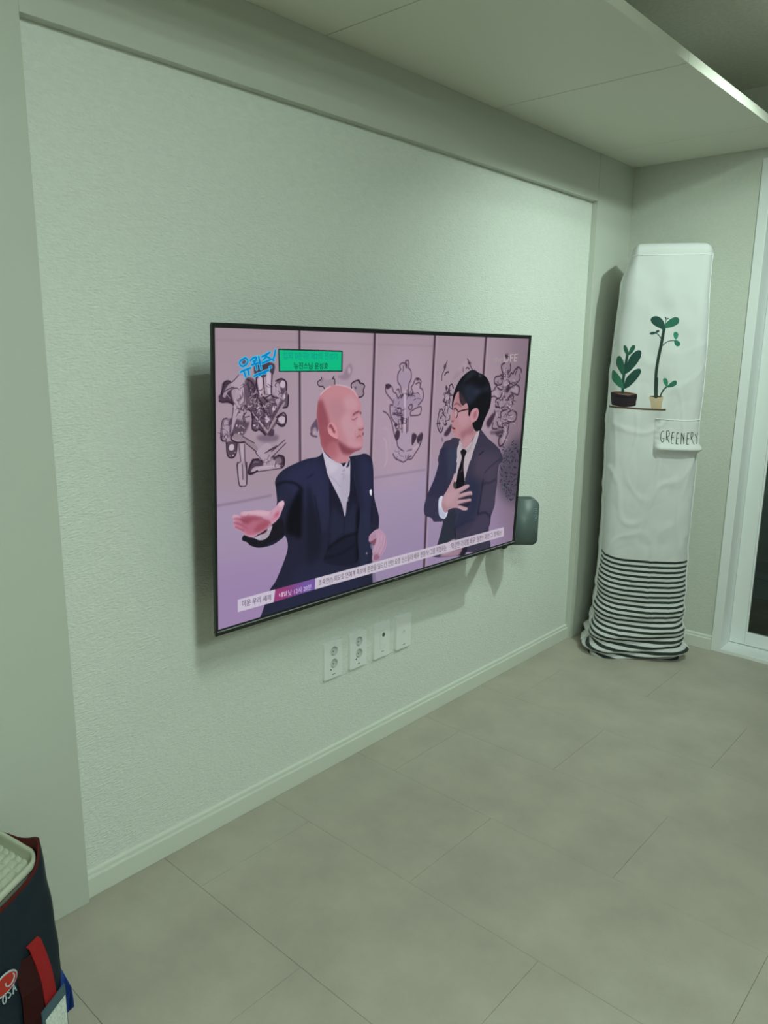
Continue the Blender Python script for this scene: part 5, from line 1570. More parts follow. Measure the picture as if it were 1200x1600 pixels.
POCKET_ART = [
('L','1f2b28',[73,116,62,112,53,134,52,178,63,209,76,201,78,177],5.5,0,1),
('L','1f2b28',[78,177,67,177],5.5,0,1),
('L','1f2b28',[97,110,100,188],5.5,0,1),
('L','1f2b28',[97,110,109,105,120,122,118,151,103,161],5.5,0,1),
('L','1f2b28',[103,161,123,214],5.5,0,1),
('L','1f2b28',[143,119,140,218],5.5,0,1),
('L','1f2b28',[143,119,159,118],5.5,0,1),
('L','1f2b28',[143,165,158,163],5.5,0,1),
('L','1f2b28',[140,218,156,219],5.5,0,1),
('L','1f2b28',[183,122,179,221],5.5,0,1),
('L','1f2b28',[183,122,197,122],5.5,0,1),
('L','1f2b28',[182,170,198,170],5.5,0,1),
('L','1f2b28',[179,221,195,222],5.5,0,1),
('L','1f2b28',[218,123,219,222],5.5,0,1),
('L','1f2b28',[218,123,224,137,238,180,242,219],5.5,0,1),
('L','1f2b28',[242,219,239,125],5.5,0,1),
('L','1f2b28',[267,121,265,221],5.5,0,1),
('L','1f2b28',[267,121,280,120],5.5,0,1),
('L','1f2b28',[267,172,280,172],5.5,0,1),
('L','1f2b28',[265,221,278,220],5.5,0,1),
('L','1f2b28',[298,116,299,179],5.5,0,1),
('L','1f2b28',[298,116,310,116,317,133,313,150,302,160],5.5,0,1),
('L','1f2b28',[302,160,319,220],5.5,0,1),
('L','1f2b28',[336,131,351,161],5.5,0,1),
('L','1f2b28',[367,121,356,161,349,217],5.5,0,1)]
POCKET = (-0.0058, 0.1995, 0.9632, 1.1193)

def paint_cover(cv):
    run(cv, COVER_ART)
    # dark woven stripes across the foot of the front panel
    z = 1.9 - (np.arange(1900) + 0.5) / 1000; x = np.arange(500) / 1000 - 0.25
    X = x[None, :]; lo = np.clip((0.5 - z[:, None]) / 0.35, 0, 1)
    Z = z[:, None] - 0.020 * np.clip((-0.09 - X) / 0.12, 0, 1) ** 1.5 + (0.006 + 0.014 * lo) * (1 - (X / 0.2) ** 2)
    ph = ((0.476 - Z) / 0.0230) % 1.0
    m = np.clip((0.50 - ph) * 24, 0, 1) * np.clip(ph * 24, 0, 1) * (Z < 0.476)
    m = m * ((x > -0.226) & (x < 0.200))[None, :]
    cv.put(m.astype(np.float32), (38, 46, 44), al=0.97)

def paint_pocket(cv):
    run(cv, POCKET_ART)

# ------------------------------------------------------------------ television
SW, SH = 1.346, 1.346 * 9 / 16
ty, tt = 0.02152, 0.03914
e1 = Vector((math.sin(ty), math.cos(ty), 0)); n0 = Vector((math.cos(ty), -math.sin(ty), 0))
e2 = Vector((0, 0, 1)) * math.cos(tt) + n0 * math.sin(tt); nn = n0 * math.cos(tt) - Vector((0, 0, 1)) * math.sin(tt)
TVP = Vector((-1.51753, 1.76747, 1.06952))
tv = thing('television', 'large flat black television showing two men in suits, hung on the wall', 'television', TVP)
tv.rotation_euler = Matrix((e1, nn * -1, e2)).transposed().to_euler()     # local x along the screen, z up, -y towards the room
# the screen picture
cv = Canvas(1280, 720, (160, 141, 150))
paint_screen(cv)
im = cv.image('screen_picture')
ms = bpy.data.materials.new('lit_screen'); ms.use_nodes = True; nt = ms.node_tree; nt.nodes.clear()
tx = nt.nodes.new('ShaderNodeTexImage'); tx.image = im; tx.interpolation = 'Cubic'; tx.extension = 'EXTEND'
em = nt.nodes.new('ShaderNodeEmission'); em.inputs[1].default_value = 0.94
gs = nt.nodes.new('ShaderNodeBsdfGlossy'); gs.inputs['Roughness'].default_value = 0.35; gs.inputs[0].default_value = (0.02, 0.02, 0.02, 1)
ad = nt.nodes.new('ShaderNodeAddShader'); oo = nt.nodes.new('ShaderNodeOutputMaterial')
nt.links.new(tx.outputs[0], em.inputs[0]); nt.links.new(em.outputs[0], ad.inputs[0]); nt.links.new(gs.outputs[0], ad.inputs[1]); nt.links.new(ad.outputs[0], oo.inputs[0])
bm = bmesh.new(); uv = bm.loops.layers.uv.new('uv')
q = [(-SW / 2, SH / 2), (SW / 2, SH / 2), (SW / 2, -SH / 2), (-SW / 2, -SH / 2)]
f = bm.faces.new([bm.verts.new((x, 0, z)) for x, z in q][::-1])
for l in f.loops: l[uv].uv = (l.vert.co.x / SW + 0.5, l.vert.co.z / SH + 0.5)
me = bpy.data.meshes.new('screen'); bm.to_mesh(me); bm.free(); me.materials.append(ms)
s_ = bpy.data.objects.new('screen', me); C.objects.link(s_); s_.parent = tv
s_['label'] = 'lit screen with two men in suits talking before ink painted folding panels'
OX0, OX1, OZ1, OZ0 = -0.681, 0.6875, 0.391, -0.3955
bm = bmesh.new()
box(bm, OX0, -SW / 2, -0.002, 0.005, OZ0, OZ1, 0.001); box(bm, SW / 2, OX1, -0.002, 0.005, OZ0, OZ1, 0.001)
box(bm, -SW / 2, SW / 2, -0.002, 0.005, SH / 2, OZ1, 0.001); box(bm, -SW / 2, SW / 2, -0.002, 0.005, OZ0, -SH / 2, 0.001)
obj('bezel', bm, M_bezel, tv)
obj('bezel_lip', bx(OX0 + 0.004, OX1 - 0.004, -0.0042, -0.0015, -SH / 2 - 0.0062, -SH / 2 - 0.0042), M_lip, tv)
bm = bmesh.new(); box(bm, OX0 + 0.004, OX1 - 0.002, 0.003, 0.016, OZ0 + 0.001, OZ1 - 0.002, 0.004); box(bm, -0.52, 0.52, 0.02, 0.062, OZ0 + 0.01, 0.16, 0.012)
obj('back_cover', bm, M_tvback, tv)
bm = bmesh.new(); box(bm, 0.618, 0.640, -0.001, 0.016, OZ0 - 0.007, OZ0 + 0.001, 0.002); obj('sensor_bump', bm, M_bezel, tv)
# maker's mark on the lower bezel
M_logo = mat('bezel_print', (0.30, 0.31, 0.30), 0.4, 0.4)
def text_mesh(name, text, h, m, parent, M, depth=0.0004, width=None):
    rings = glyph_rings(text); A = np.concatenate(rings); lo_, hi_ = A.min(0), A.max(0)
    k = h / (hi_[1] - lo_[1]); kx = (width / (hi_[0] - lo_[0])) if width else k
    bm = bmesh.new(); es = []
    for r in rings:
        vs = [bm.verts.new(((p[0] - lo_[0]) * kx, 0, (p[1] - lo_[1]) * k)) for p in r]
        es += [bm.edges.new((vs[i], vs[(i + 1) % len(vs)])) for i in range(len(vs))]
    bmesh.ops.triangle_fill(bm, edges=es, use_beauty=True, use_dissolve=False)
    r = bmesh.ops.extrude_face_region(bm, geom=list(bm.faces))
    for v in [g for g in r['geom'] if isinstance(g, bmesh.types.BMVert)]: v.co.y -= depth
    bm.transform(M)
    return obj(name, bm, m, parent)
text_mesh('brand_mark', 'TCL', 0.0052, M_logo, tv, Matrix.Translation((-0.0, -0.0021, OZ0 + 0.0035)), width=0.019)
# swing arm that carries it (hidden behind it)
arm = obj('mount_arm', bx(-0.03, 0.03, 0.055, 0.165, -0.05, 0.02, 0.004), M_tvback, tv)
pl = obj('mount_plate', bx(-0.12, 0.12, 0.150, 0.172, -0.16, 0.12, 0.004), M_tvback, tv)

# ------------------------------------------------------------------ small device behind the right edge of the television
dv = thing('set_top_device', 'small dark grey-green rounded device showing past the right edge of the television', 'device', (-1.595, 2.630, 0.633), (0, 0, math.radians(-48)))
prof = []
def rrect(w0, w1, h0, h1, r, n=6):
    pts = []
    rs = r if isinstance(r, (list, tuple)) else (r,) * 4
    for (cx, cy, a0), rr in zip(((w1, h1, 0), (w0, h1, 90), (w0, h0, 180), (w1, h0, 270)), rs):
        sx = -1 if cx == w1 else 1; sy = -1 if cy == h1 else 1
        for k in range(n + 1):
            a = math.radians(a0 + 90 * k / n); pts.append((cx + sx * rr + rr * math.cos(a), cy + sy * rr + rr * math.sin(a)))
    return pts
bm = prism(bmesh.new(), rrect(-0.062, 0.062, 0, 0.190, (0.030, 0.03, 0.03, 0.024), 10), -0.03, 0.03, 'yz')
bmesh.ops.bevel(bm, geom=[e for e in bm.edges if len(e.link_faces) == 2 and max(len(f.verts) for f in e.link_faces) > 4], offset=0.012, segments=5, affect='EDGES')
body = obj('shell', bm, M_device, dv, True)
bm = prism(bmesh.new(), rrect(-0.032, 0.034, 0.1885, 0.1915, 0.001), -0.016, 0.016, 'yz'); obj('top_panel', bm, mat('device_top', (0.06, 0.085, 0.08), 0.5, 0.3), dv)
# pale vertical lettering at its edge (rune-like strokes, as legible as in the photograph)
M_pale = mat('pale_print', (0.42, 0.50, 0.56), 0.5, 0.3)
bm = bmesh.new()
zz = 0.152
for k, L in enumerate((0.006, 0.007, 0.007)):
    box(bm, 0.0300, 0.0306, 0.046, 0.046 + L, zz - 0.002, zz); zz -= 0.0085
tube(bm, [(0.0303, 0.050 + 0.006 * math.cos(a), zz - 0.006 + 0.005 * math.sin(a)) for a in [2 * PI * k / 12 for k in range(12)]], 0.0008, 5, True); zz -= 0.014
box(bm, 0.0300, 0.0306, 0.0475, 0.0545, zz - 0.002, zz); zz -= 0.008
box(bm, 0.0300, 0.0306, 0.0475, 0.0525, zz - 0.002, zz)
obj('lettering', bm, M_pale, dv)
bm = bmesh.new(); box(bm, 0.005, 0.170, -0.084, -0.058, 0.075, 0.105, 0.002)
obj('mount_bracket', bm, M_tvback, dv)

# ------------------------------------------------------------------ wall outlets
def plate(w, h, d, holes, rects=()):
    """cover plate in local x (along wall), z up, front at y = -d; round holes left open"""
    bm = bmesh.new(); es = []
    o = rrect(-w / 2 + .0012, w / 2 - .0012, -h / 2 + .0012, h / 2 - .0012, 0.0012, 2)
    loops = [o] + [[(cx + r * math.cos(2 * PI * k / 24), cz + r * math.sin(2 * PI * k / 24)) for k in range(24)] for cx, cz, r in holes] + [
        [(x0, z0), (x1, z0), (x1, z1), (x0, z1)] for x0, x1, z0, z1 in rects]
    first = None
    for L in loops:
        vs = [bm.verts.new((p[0], -d, p[1])) for p in L]
        if first is None: first = vs
        es += [bm.edges.new((vs[i], vs[(i + 1) % len(vs)])) for i in range(len(vs))]
    bmesh.ops.triangle_fill(bm, edges=es, use_beauty=True, use_dissolve=False)
    n = len(first); o2 = rrect(-w / 2, w / 2, -h / 2, h / 2, 0.002, 2)
    r1 = [bm.verts.new((p[0], -d + .0014, p[1])) for p in o2]; r2 = [bm.verts.new((p[0], 0, p[1])) for p in o2]
    for A, B in ((first, r1), (r1, r2)):
        for i in range(n): bm.faces.new((A[i], A[(i + 1) % n], B[(i + 1) % n], B[i]))
    return bm
PW, PH, PD = 0.082, 0.130, 0.0125
def outlet_base(y, z, label, group=None):
    t = thing('wall_outlet', label, 'outlet', (XW, y, z), (0, 0, PI / 2), group)
    return t
RX = Matrix.Rotation(PI / 2, 4, 'X')
def power(y, z, label):
    t = outlet_base(y, z, label, 'wall outlets under the television')
    cs = [(0.003, 0.029, 0.0168), (0.003, -0.0145, 0.0168)]
    obj('face_plate', plate(PW, PH, PD, cs), M_plastic, t)
    for cx, cz, r in cs:
        M = Matrix.Translation((cx, -PD, cz)) @ RX
        s = obj('socket', lathe(bmesh.new(), [(r + .0001, 0.0), (r - .0006, -0.0006), (r - .0015, -0.011), (0, -0.011)], 24, M), M_socket, t)
        for sx in (-1, 1):
            obj('pin_hole', lathe(bmesh.new(), [(0.0024, 0.0003), (0, 0.0003)], 12, Matrix.Translation((cx + sx * .0085 * .75, -PD + .011, cz - sx * .0085 * .66)) @ RX), M_dark, s)
        for sz in (-1, 1):
            obj('earth_clip', bx(cx - .0025, cx + .0025, -PD + .001, -PD + .010, cz + sz * (r - .0026) - .0008, cz + sz * (r - .0026) + .0008), M_metal, s)
    obj('indicator_lamp', lathe(bmesh.new(), [(0.0026, 0), (0.0026, 0.0005), (0, 0.0008)], 12, Matrix.Translation((-0.0125, -PD, -0.0325)) @ RX), M_dark, t)
    obj('printed_mark', bx(-0.006, 0.008, -PD - .0003, -PD, -0.0525, -0.0500), M_mark, t)
    return t
power(1.663, 0.388, 'white double round-socket outlet, leftmost of the four wall plates')
power(1.784, 0.388, 'white double round-socket outlet, second from the left of the four wall plates')
t = outlet_base(1.906, 0.388, 'white wall plate with a coaxial aerial jack in its raised insert', 'wall outlets under the television')
obj('face_plate', plate(PW, PH, PD, [], [(-0.012, 0.020, -0.031, 0.034)]), M_plastic, t)
ins = obj('insert', bx(-0.0116, 0.0196, -PD - 0.0025, -PD + 0.004, -0.0306, 0.0336, 0.001), M_plastic, t)
obj('coaxial_jack', lathe(bmesh.new(), [(0.0072, 0), (0.0072, 0.002), (0.0058, 0.002), (0.0052, 0.0006), (0.0024, 0.0006), (0.0024, 0.0016), (0, 0.0016)], 20, Matrix.Translation((0.003, -PD - 0.0025, 0.0205)) @ RX), mat('jack_metal', (0.22, 0.23, 0.22), 0.35, 0.5, 0.6), ins)
obj('seam', bx(-0.0116, 0.0196, -PD - .0028, -PD - .0024, -0.0195, -0.0190), M_socket, ins)
obj('printed_mark', bx(-0.003, 0.009, -PD - .0003, -PD, -0.0445, -0.0422), M_mark, t)
t = outlet_base(2.026, 0.388, 'white wall plate with one small square data port, rightmost of the four', 'wall outlets under the television')
obj('face_plate', plate(PW, PH, PD, [], [(-0.0095, 0.0095, -0.010, 0.0115)]), M_plastic, t)
ins = obj('data_port', bx(-0.0091, 0.0091, -PD - 0.0006, -PD + 0.004, -0.0096, 0.0111, 0.0005), M_plastic, t)
obj('shutter', bx(-0.0055, 0.0055, -PD - 0.0012, -PD - 0.0004, -0.0045, 0.0055, 0.0003), M_socket, ins)
obj('printed_mark', bx(-0.005, 0.007, -PD - .0003, -PD, -0.0525, -0.0500), M_mark, t)

# ------------------------------------------------------------------ fabric cover standing over a tall air conditioner in the corner
CT = Vector((0.866, 0.5, 0)); CN = Vector((0.5, -0.866, 0)); CO = Vector((-1.4125, 3.428, 0))
cover = thing('appliance_cover', 'tall white fabric cover printed with potted plants, GREENERY pocket and striped foot, in the corner', 'appliance cover', CO)
HT = 1.862
A_, B_, R_ = 0.190, 0.128, 0.062
def perimeter(n):
    """arc length s (0 at front middle, growing to the right) -> (t, n, nt, nn)"""
    sa, sb = 2 * (A_ - R_), 2 * (B_ - R_); qa = PI * R_ / 2; T = 2 * sa + 2 * sb + 4 * qa
    out = []
    for k in range(n):
        s = T * k / n; d = s
        segs = [('l', sa / 2), ('c', 0), ('l', sb), ('c', 1), ('l', sa), ('c', 2), ('l', sb), ('c', 3), ('l', sa / 2)]
        corner = [(A_ - R_, B_ - R_), (A_ - R_, -B_ + R_), (-A_ + R_, -B_ + R_), (-A_ + R_, B_ - R_)]
        start = [(0, B_), None, (A_, B_ - R_), None, (A_ - R_, -B_), None, (-A_, -B_ + R_), None, (-A_ + R_, B_)]
        dirs = [(1, 0), None, (0, -1), None, (-1, 0), None, (0, 1), None, (1, 0)]
        for i, (ty_, L) in enumerate(segs):
            ln = L if ty_ == 'l' else qa
            if d <= ln + 1e-9 or i == 8:
                if ty_ == 'l':
                    px = start[i][0] + dirs[i][0] * d; py = start[i][1] + dirs[i][1] * d; nx, ny = -dirs[i][1], dirs[i][0]
                    if i in (0, 8): nx, ny = 0, 1
                    elif i == 2: nx, ny = 1, 0
                    elif i == 4: nx, ny = 0, -1
                    else: nx, ny = -1, 0
                else:
                    a = PI / 2 - L * PI / 2 - d / R_; cx, cy = corner[L]
                    nx, ny = math.cos(a), math.sin(a); px, py = cx + R_ * nx, cy + R_ * ny
                out.append((s if s <= T / 2 else s - T, px, py, nx, ny)); break
            d -= ln
    return out, T
PER, PT = perimeter(200)
def nz(x, y, z): return noise.noise(Vector((x, y, z)))
def cover_pt(s, px, py, nx, ny, z):
    """fabric surface point (local t, n, z) incl. wrinkles"""
    bulge = 0.058 * math.exp(-z / 0.17) * (0.55 + 0.45 * max(0, ny)) * smoothstep(-0.9, 0.2, ny)
    bulge += 0.035 * math.exp(-z / 0.11) * smoothstep(-0.06, -0.17, px)
    lft = smoothstep(0.02, 0.17, -px)
    side = -0.014 * smoothstep(1.25, 1.80, z) - 0.026 * smoothstep(1.70, 1.83, z) * lft + 0.014 * math.exp(-((z - 1.2) / 0.5) ** 2) * lft
    wr = 0.0045 * nz(s * 5, z * 3.2, 3) + 0.0030 * nz(s * 11 + z * 6, z * 9 - s * 5, 8)
    cr = abs(nz(s * 7 + z * 5, z * 6 - s * 9, 21)); wr += -0.0014 * max(0, 0.16 - cr) / 0.16 * smoothstep(1.75, 1.1, z)
    q1 = abs(nz(s * 4 + z * 2.2, z * 2.6 - s * 3.2, 55)); q2 = abs(nz(s * 5 - z * 2.6, z * 2.4 + s * 4, 77))
    wr += (0.0040 * max(0, 1 - q1 / 0.10) + 0.0034 * max(0, 1 - q2 / 0.09)) * smoothstep(1.80, 1.0, z)
    # vertical drape under the cap and down the middle of the front
    wr += 0.0065 * math.exp(-((s + 0.005) / 0.035) ** 2) * smoothstep(0.9, 1.15, z) * smoothstep(1.84, 1.70, z) * math.sin(z * 23 + 2 * nz(z * 5, 0, 4))
    # slack pool of cloth at the foot
    if z < 0.42:
        k = smoothstep(0.42, 0.05, z)
        wr += k * 0.008 * math.sin(z * 62 + 5 * nz(s * 3.5, z * 2, 12) + s * 4) + k * 0.006 * nz(s * 6, z * 14, 31)
    if z < 0.15:
        k = smoothstep(0.15, 0.03, z)
        wr += k * 0.014 * math.sin(z * 120 - s * 16 + 4 * nz(s * 4, z * 6, 40))
    d = bulge + wr
    foot = 0.030 * smoothstep(0.035, 0.0, z)                  # tucks under at the floor
    return Vector((px + nx * (d - foot) + side * nx, py + ny * (d - foot) + side * 0.3 * ny, z))
def loc3(p): return CT * p.x + CN * p.y + Vector((0, 0, p.z))
ZV = [0.0, 0.004, 0.010] + [0.016 + (HT - 0.04 - 0.016) * k / 230 for k in range(231)]
bm = bmesh.new(); uvl = bm.loops.layers.uv.new('uv'); sl = bm.verts.layers.float_vector.new('sz')
rings = []
for z in ZV:
    ring = []
    for (s, px, py, nx, ny) in PER:
        v = bm.verts.new(loc3(cover_pt(s, px, py, nx, ny, z))); v[sl] = Vector((s, z, 0)); ring.append(v)
    rings.append(ring)
rc = 0.034                                                     # rounded edge of the top cap
zb = ZV[-1]
for k in range(1, 9):
    a = PI / 2 * k / 8; ring = []
    for (s, px, py, nx, ny) in PER:
        p = cover_pt(s, px, py, nx, ny, zb); sh = rc * (1 - math.cos(a))
        p = Vector((p.x - nx * sh, p.y - ny * sh, zb + (HT - zb) * math.sin(a))); v = bm.verts.new(loc3(p)); v[sl] = Vector((s, p.z + 0.02 * k, 0)); ring.append(v)
    rings.append(ring)
last = rings[-1]
for sc_, dz in ((0.8, 0.004), (0.5, 0.007), (0.2, 0.008)):
    ring = []
    for v0 in last:
        v = bm.verts.new((v0.co.x * sc_, v0.co.y * sc_, HT + dz)); v[sl] = Vector((v0[sl].x, 2.1, 0)); ring.append(v)
    rings.append(ring)
FW0, FW1 = -0.236, 0.206
n = len(PER)
for ra, rb in zip(rings, rings[1:]):
    for i in range(n):
        j = (i + 1) % n
        f = bm.faces.new((ra[i], ra[j], rb[j], rb[i])); f.smooth = True
        ss = [v[sl].x for v in f.verts]
        front = min(ss) > FW0 and max(ss) < FW1
        f.material_index = 1 if front else 0
        for l in f.loops: l[uvl].uv = ((l.vert[sl].x + 0.25) / 0.50, l.vert[sl].y / 1.9)
bm.faces.new(rings[-1]); bm.faces.new(rings[0][::-1])
pc = Canvas(500, 1900, (204, 204, 204))
paint_cover(pc)
mf = mat('cover_print', (0.8, 0.8, 0.8), 0.8, 0.15, bump=(420, 0.12, (1, 1, 1), 2), sheen=0.15)
nt = mf.node_tree; tx = nt.nodes.new('ShaderNodeTexImage'); tx.image = pc.image('cover_print'); tx.interpolation = 'Linear'; tx.extension = 'EXTEND'
um = nt.nodes.new('ShaderNodeUVMap'); um.uv_map = 'uv'; nt.links.new(um.outputs[0], tx.inputs[0])
nt.links.new(tx.outputs[0], nt.nodes['Principled BSDF'].inputs['Base Color'])
cl = obj('fabric', bm, [M_cloth, mf], cover, True)
cl['label'] = 'white cloth body with potted plant print and striped foot'
def on_cover(s, z, off):
    S = s % PT; k = S / PT * n; i = int(k) % n; j = (i + 1) % n; f = k - int(k)
    a = PER[i]; b = PER[j]
    g = [a[q] * (1 - f) + b[q] * f for q in (1, 2, 3, 4)]
    L = math.hypot(g[2], g[3]); p = cover_pt(s, g[0], g[1], g[2] / L, g[3] / L, z)
    return loc3(Vector((p.x + g[2] / L * off, p.y + g[3] / L * off, p.z)))
# side piping and cap seam
bm = bmesh.new(); tube(bm, [on_cover(0.209, 0.02 + 1.80 * k / 120, 0.001) for k in range(121)], 0.0016, 6); obj('piping', bm, M_cloth, cover, True)
bm = bmesh.new(); tube(bm, [on_cover(-0.240, 0.03 + 1.79 * k / 120, 0.001) for k in range(121)], 0.0016, 6); obj('piping', bm, M_cloth, cover, True)
bm = bmesh.new(); tube(bm, [on_cover(-0.20 + 0.40 * k / 40, HT - 0.050, 0.0005) for k in range(41)], 0.0016, 6); obj('cap_seam', bm, M_cloth, cover, True)
# the pocket: a bagging patch open along its upper hem
S0, S1, Z0, Z1 = POCKET
bm = bmesh.new(); uvl = bm.loops.layers.uv.new('uv')
NX, NZ = 40, 36; grid = []
for jz in range(NZ + 1):
    row = []
    for ix in range(NX + 1):
        u, v = ix / NX, jz / NZ; s = S0 + (S1 - S0) * u; z = Z0 + (Z1 - Z0) * v
        eg = min(1, u / 0.10, (1 - u) / 0.10); eg = math.sin(eg * PI / 2)
        pr = (0.003 + 0.022 * math.exp(-((v - 0.16) / 0.13) ** 2) + 0.006 * (1 - v)) * (1 if v > 0.16 else smoothstep(-0.02, 0.16, v))
        pk = 0.0025 * math.sin(v * 42) * math.exp(-u / 0.07) + 0.0025 * math.sin(v * 30 + 1) * math.exp(-(1 - u) / 0.07)
        sg = 0.004 * math.sin(u * PI) if v > 0.95 else 0
        row.append(bm.verts.new(on_cover(s, z - sg + (0.0 if jz else 0), 0.0015 + pr * eg + pk * eg + 0.001 * nz(u * 5, v * 5, 3))))
    grid.append(row)
for jz in range(NZ):
    for ix in range(NX):
        f = bm.faces.new((grid[jz][ix], grid[jz][ix + 1], grid[jz + 1][ix + 1], grid[jz + 1][ix])); f.smooth = True
        for l, (a, b) in zip(f.loops, ((ix, jz), (ix + 1, jz), (ix + 1, jz + 1), (ix, jz + 1))): l[uvl].uv = (a / NX, b / NZ)
kc = Canvas(400, 320, (206, 206, 206)); paint_pocket(kc)
mp = mf.copy(); mp.name = 'pocket_print'
for nd in mp.node_tree.nodes:
    if nd.type == 'TEX_IMAGE': nd.image = kc.image('pocket_print')
pk_ = obj('pocket', bm, mp, cover, True); pk_['label'] = 'patch pocket lettered GREENERY'
bm = bmesh.new(); tube(bm, [on_cover(S0 + (S1 - S0) * k / 30, Z1 - 0.004 * math.sin(PI * k / 30), 0.0055) for k in range(31)], 0.0022, 6); obj('hem', bm, M_cloth, pk_, True)

# ------------------------------------------------------------------ shopping bag with a plastic basket, lower left
M_navy = mat('navy_polypropylene', (0.008, 0.016, 0.026), 0.55, 0.3, bump=(600, 0.08, (1, 1, 1), 1))
M_red = mat('red_webbing', (0.30, 0.012, 0.014), 0.6, 0.25, bump=(500, 0.15, (1, 3, 1), 1))
M_bask = mat('cream_plastic', (0.50, 0.52, 0.42), 0.45, 0.35)
M_blue = mat('blue_film', (0.022, 0.055, 0.24), 0.4, 0.4)
T0, B0 = Vector((-1.487, 0.592, 0.372)), Vector((-1.368, 0.566, 0.0))
E1 = Vector((0.50, -0.866, 0)); E2 = Vector((-0.985, -0.17, 0))
LB, WT, WB = 0.44, 0.175, 0.27
bag = thing('shopping_bag', 'navy shopping bag with red handles and red oval logo, standing against the left wall panel', 'bag', B0 + E1 * LB / 2 + E2 * WB / 2)
bo = bag.location.copy()
def bagpt(l, d, z):
    """l along the long face from the far corner, d depth to the wall, z height"""
    v = z / T0.z; c = B0.lerp(T0, v) + Vector((0.012, 0.004, 0)) * math.sin(PI * v)
    wd = WB + (WT - WB) * v
    return c + E1 * l + E2 * (d * wd) - bo
NV_, NL, ND = 24, 40, 20
def zmouth(a, d):
    return 0.331 + 0.042 * math.exp(-((a * LB / 0.022) + (d * WT / 0.085) ** 1.5))
bm = bmesh.new(); uvb = None
loop = [(k / NL, 0) for k in range(NL)] + [(1, k / ND) for k in range(ND)] + [(1 - k / NL, 1) for k in range(NL)] + [(0, 1 - k / ND) for k in range(ND)]
rings = []
for k in range(NV_ + 1):
    v = k / NV_; ring = []
    for (a, d) in loop:
        z = 0.001 + zmouth(a, d) * v
        p = bagpt(a * LB, d, z)
        # soft corners and a slightly wavy rim
        ca = min(a, 1 - a) * LB; cdp = min(d, 1 - d) * WB
        ctr = bagpt(LB / 2, 0.5, z)
        cr = math.exp(-(ca + cdp) / 0.018); p = p + (ctr - p).normalized() * 0.013 * cr
        p.z += 0.006 * math.exp(-(ca + cdp) / 0.05) * v ** 4
        w_ = 0.004 * nz(a * 5 + d * 3, v * 3, 2) + 0.003 * nz(a * 9, v * 8, d * 4)
        p = p + (p - ctr).normalized() * w_
        ring.append(bm.verts.new(p))
    rings.append(ring)
N = len(loop)
for ra, rb in zip(rings, rings[1:]):
    for i in range(N): bm.faces.new((ra[i], ra[(i + 1) % N], rb[(i + 1) % N], rb[i])).smooth = True
bm.faces.new(rings[0][::-1])
outer = obj('bag_body', bm, M_navy, bag)
sol = outer.modifiers.new('thick', 'SOLIDIFY'); sol.thickness = 0.003; sol.offset = -1
# red binding round the mouth, its lining showing inside the far corner
bm = bmesh.new(); prev = None; ringA = []
for (a, d) in loop:
    ca = min(a, 1 - a) * LB; cdp = min(d, 1 - d) * WT; zm_ = zmouth(a, d); ctr = bagpt(LB / 2, 0.5, zm_)
    cr = math.exp(-(ca + cdp) / 0.018); cm = math.exp(-(a * LB + (d * WT if d < .5 or a > 0.001 else d * WT)) / 0.05)
    dn = (bagpt(a * LB, d, zm_ - 0.03) - bagpt(a * LB, d, zm_))
    p = bagpt(a * LB, d, zm_ + 0.001); p = p + (ctr - p).normalized() * 0.013 * cr
    w_ = 0.004 * nz(a * 5 + d * 3, 3, 2) + 0.003 * nz(a * 9, 8, d * 4)
    p = p + (p - ctr).normalized() * w_; p.z += 0.006 * math.exp(-(ca + cdp) / 0.05)
    o_ = (p - ctr).normalized()
    prof = [p + dn * 0.16 + o_ * 0.0012, p + o_ * 0.0022, p + Vector((0, 0, 0.0022)), p - o_ * 0.005, p + dn * 1.6 - o_ * 0.0058]
    ringA.append([bm.verts.new(q) for q in prof])
for i in range(N):
    A, B = ringA[i], ringA[(i + 1) % N]
    for k in range(4): bm.faces.new((A[k], A[k + 1], B[k + 1], B[k])).smooth = True
bd = obj('red_binding', bm, mat('red_binding', (0.085, 0.010, 0.010), 0.65, 0.2), bag)

# handle: flat red strap sewn to the long face, drooping in a loop
def strap(name, path, wdir, width, m, th=0.0022):
    bm = bmesh.new(); rr = []
    for i, p in enumerate(path):
        w_ = (wdir[i] if isinstance(wdir, list) else wdir).normalized()
        t_ = (path[min(i + 1, len(path) - 1)] - path[max(i - 1, 0)]).normalized(); nrm = t_.cross(w_).normalized() * th
        rr.append([bm.verts.new(p - w_ * width / 2), bm.verts.new(p + w_ * width / 2), bm.verts.new(p + w_ * width / 2 + nrm), bm.verts.new(p - w_ * width / 2 + nrm)])
    for A, B in zip(rr, rr[1:]):
        for k in range(4): bm.faces.new((A[k], A[(k + 1) % 4], B[(k + 1) % 4], B[k])).smooth = False
    bm.faces.new(rr[0]); bm.faces.new(rr[-1][::-1])
    return obj(name, bm, m, bag)
FN = Vector((0.866, 0.5, 0))
def face_pt(l, z, off): return bagpt(l, 0, z) + FN * off
hp = [(0.052, 0.225, 0.006), (0.050, 0.222, 0.016), (0.049, 0.205, 0.024), (0.046, 0.17, 0.028), (0.042, 0.13, 0.030), (0.040, 0.09, 0.032), (0.04, 0.05, 0.034)]
hp1 = [face_pt(l, z, o) for l, z, o in ((0.0925, 0.238, 0.004), (0.0920, 0.234, 0.011), (0.0900, 0.205, 0.018), (0.0850, 0.173, 0.020), (0.0805, 0.1235, 0.020), (0.078, 0.07, 0.018), (0.078, 0.02, 0.014))]
strap('handle', hp1, [(E1 + Vector((0, 0, 0.10))).normalized()] * 7, 0.034, M_red)
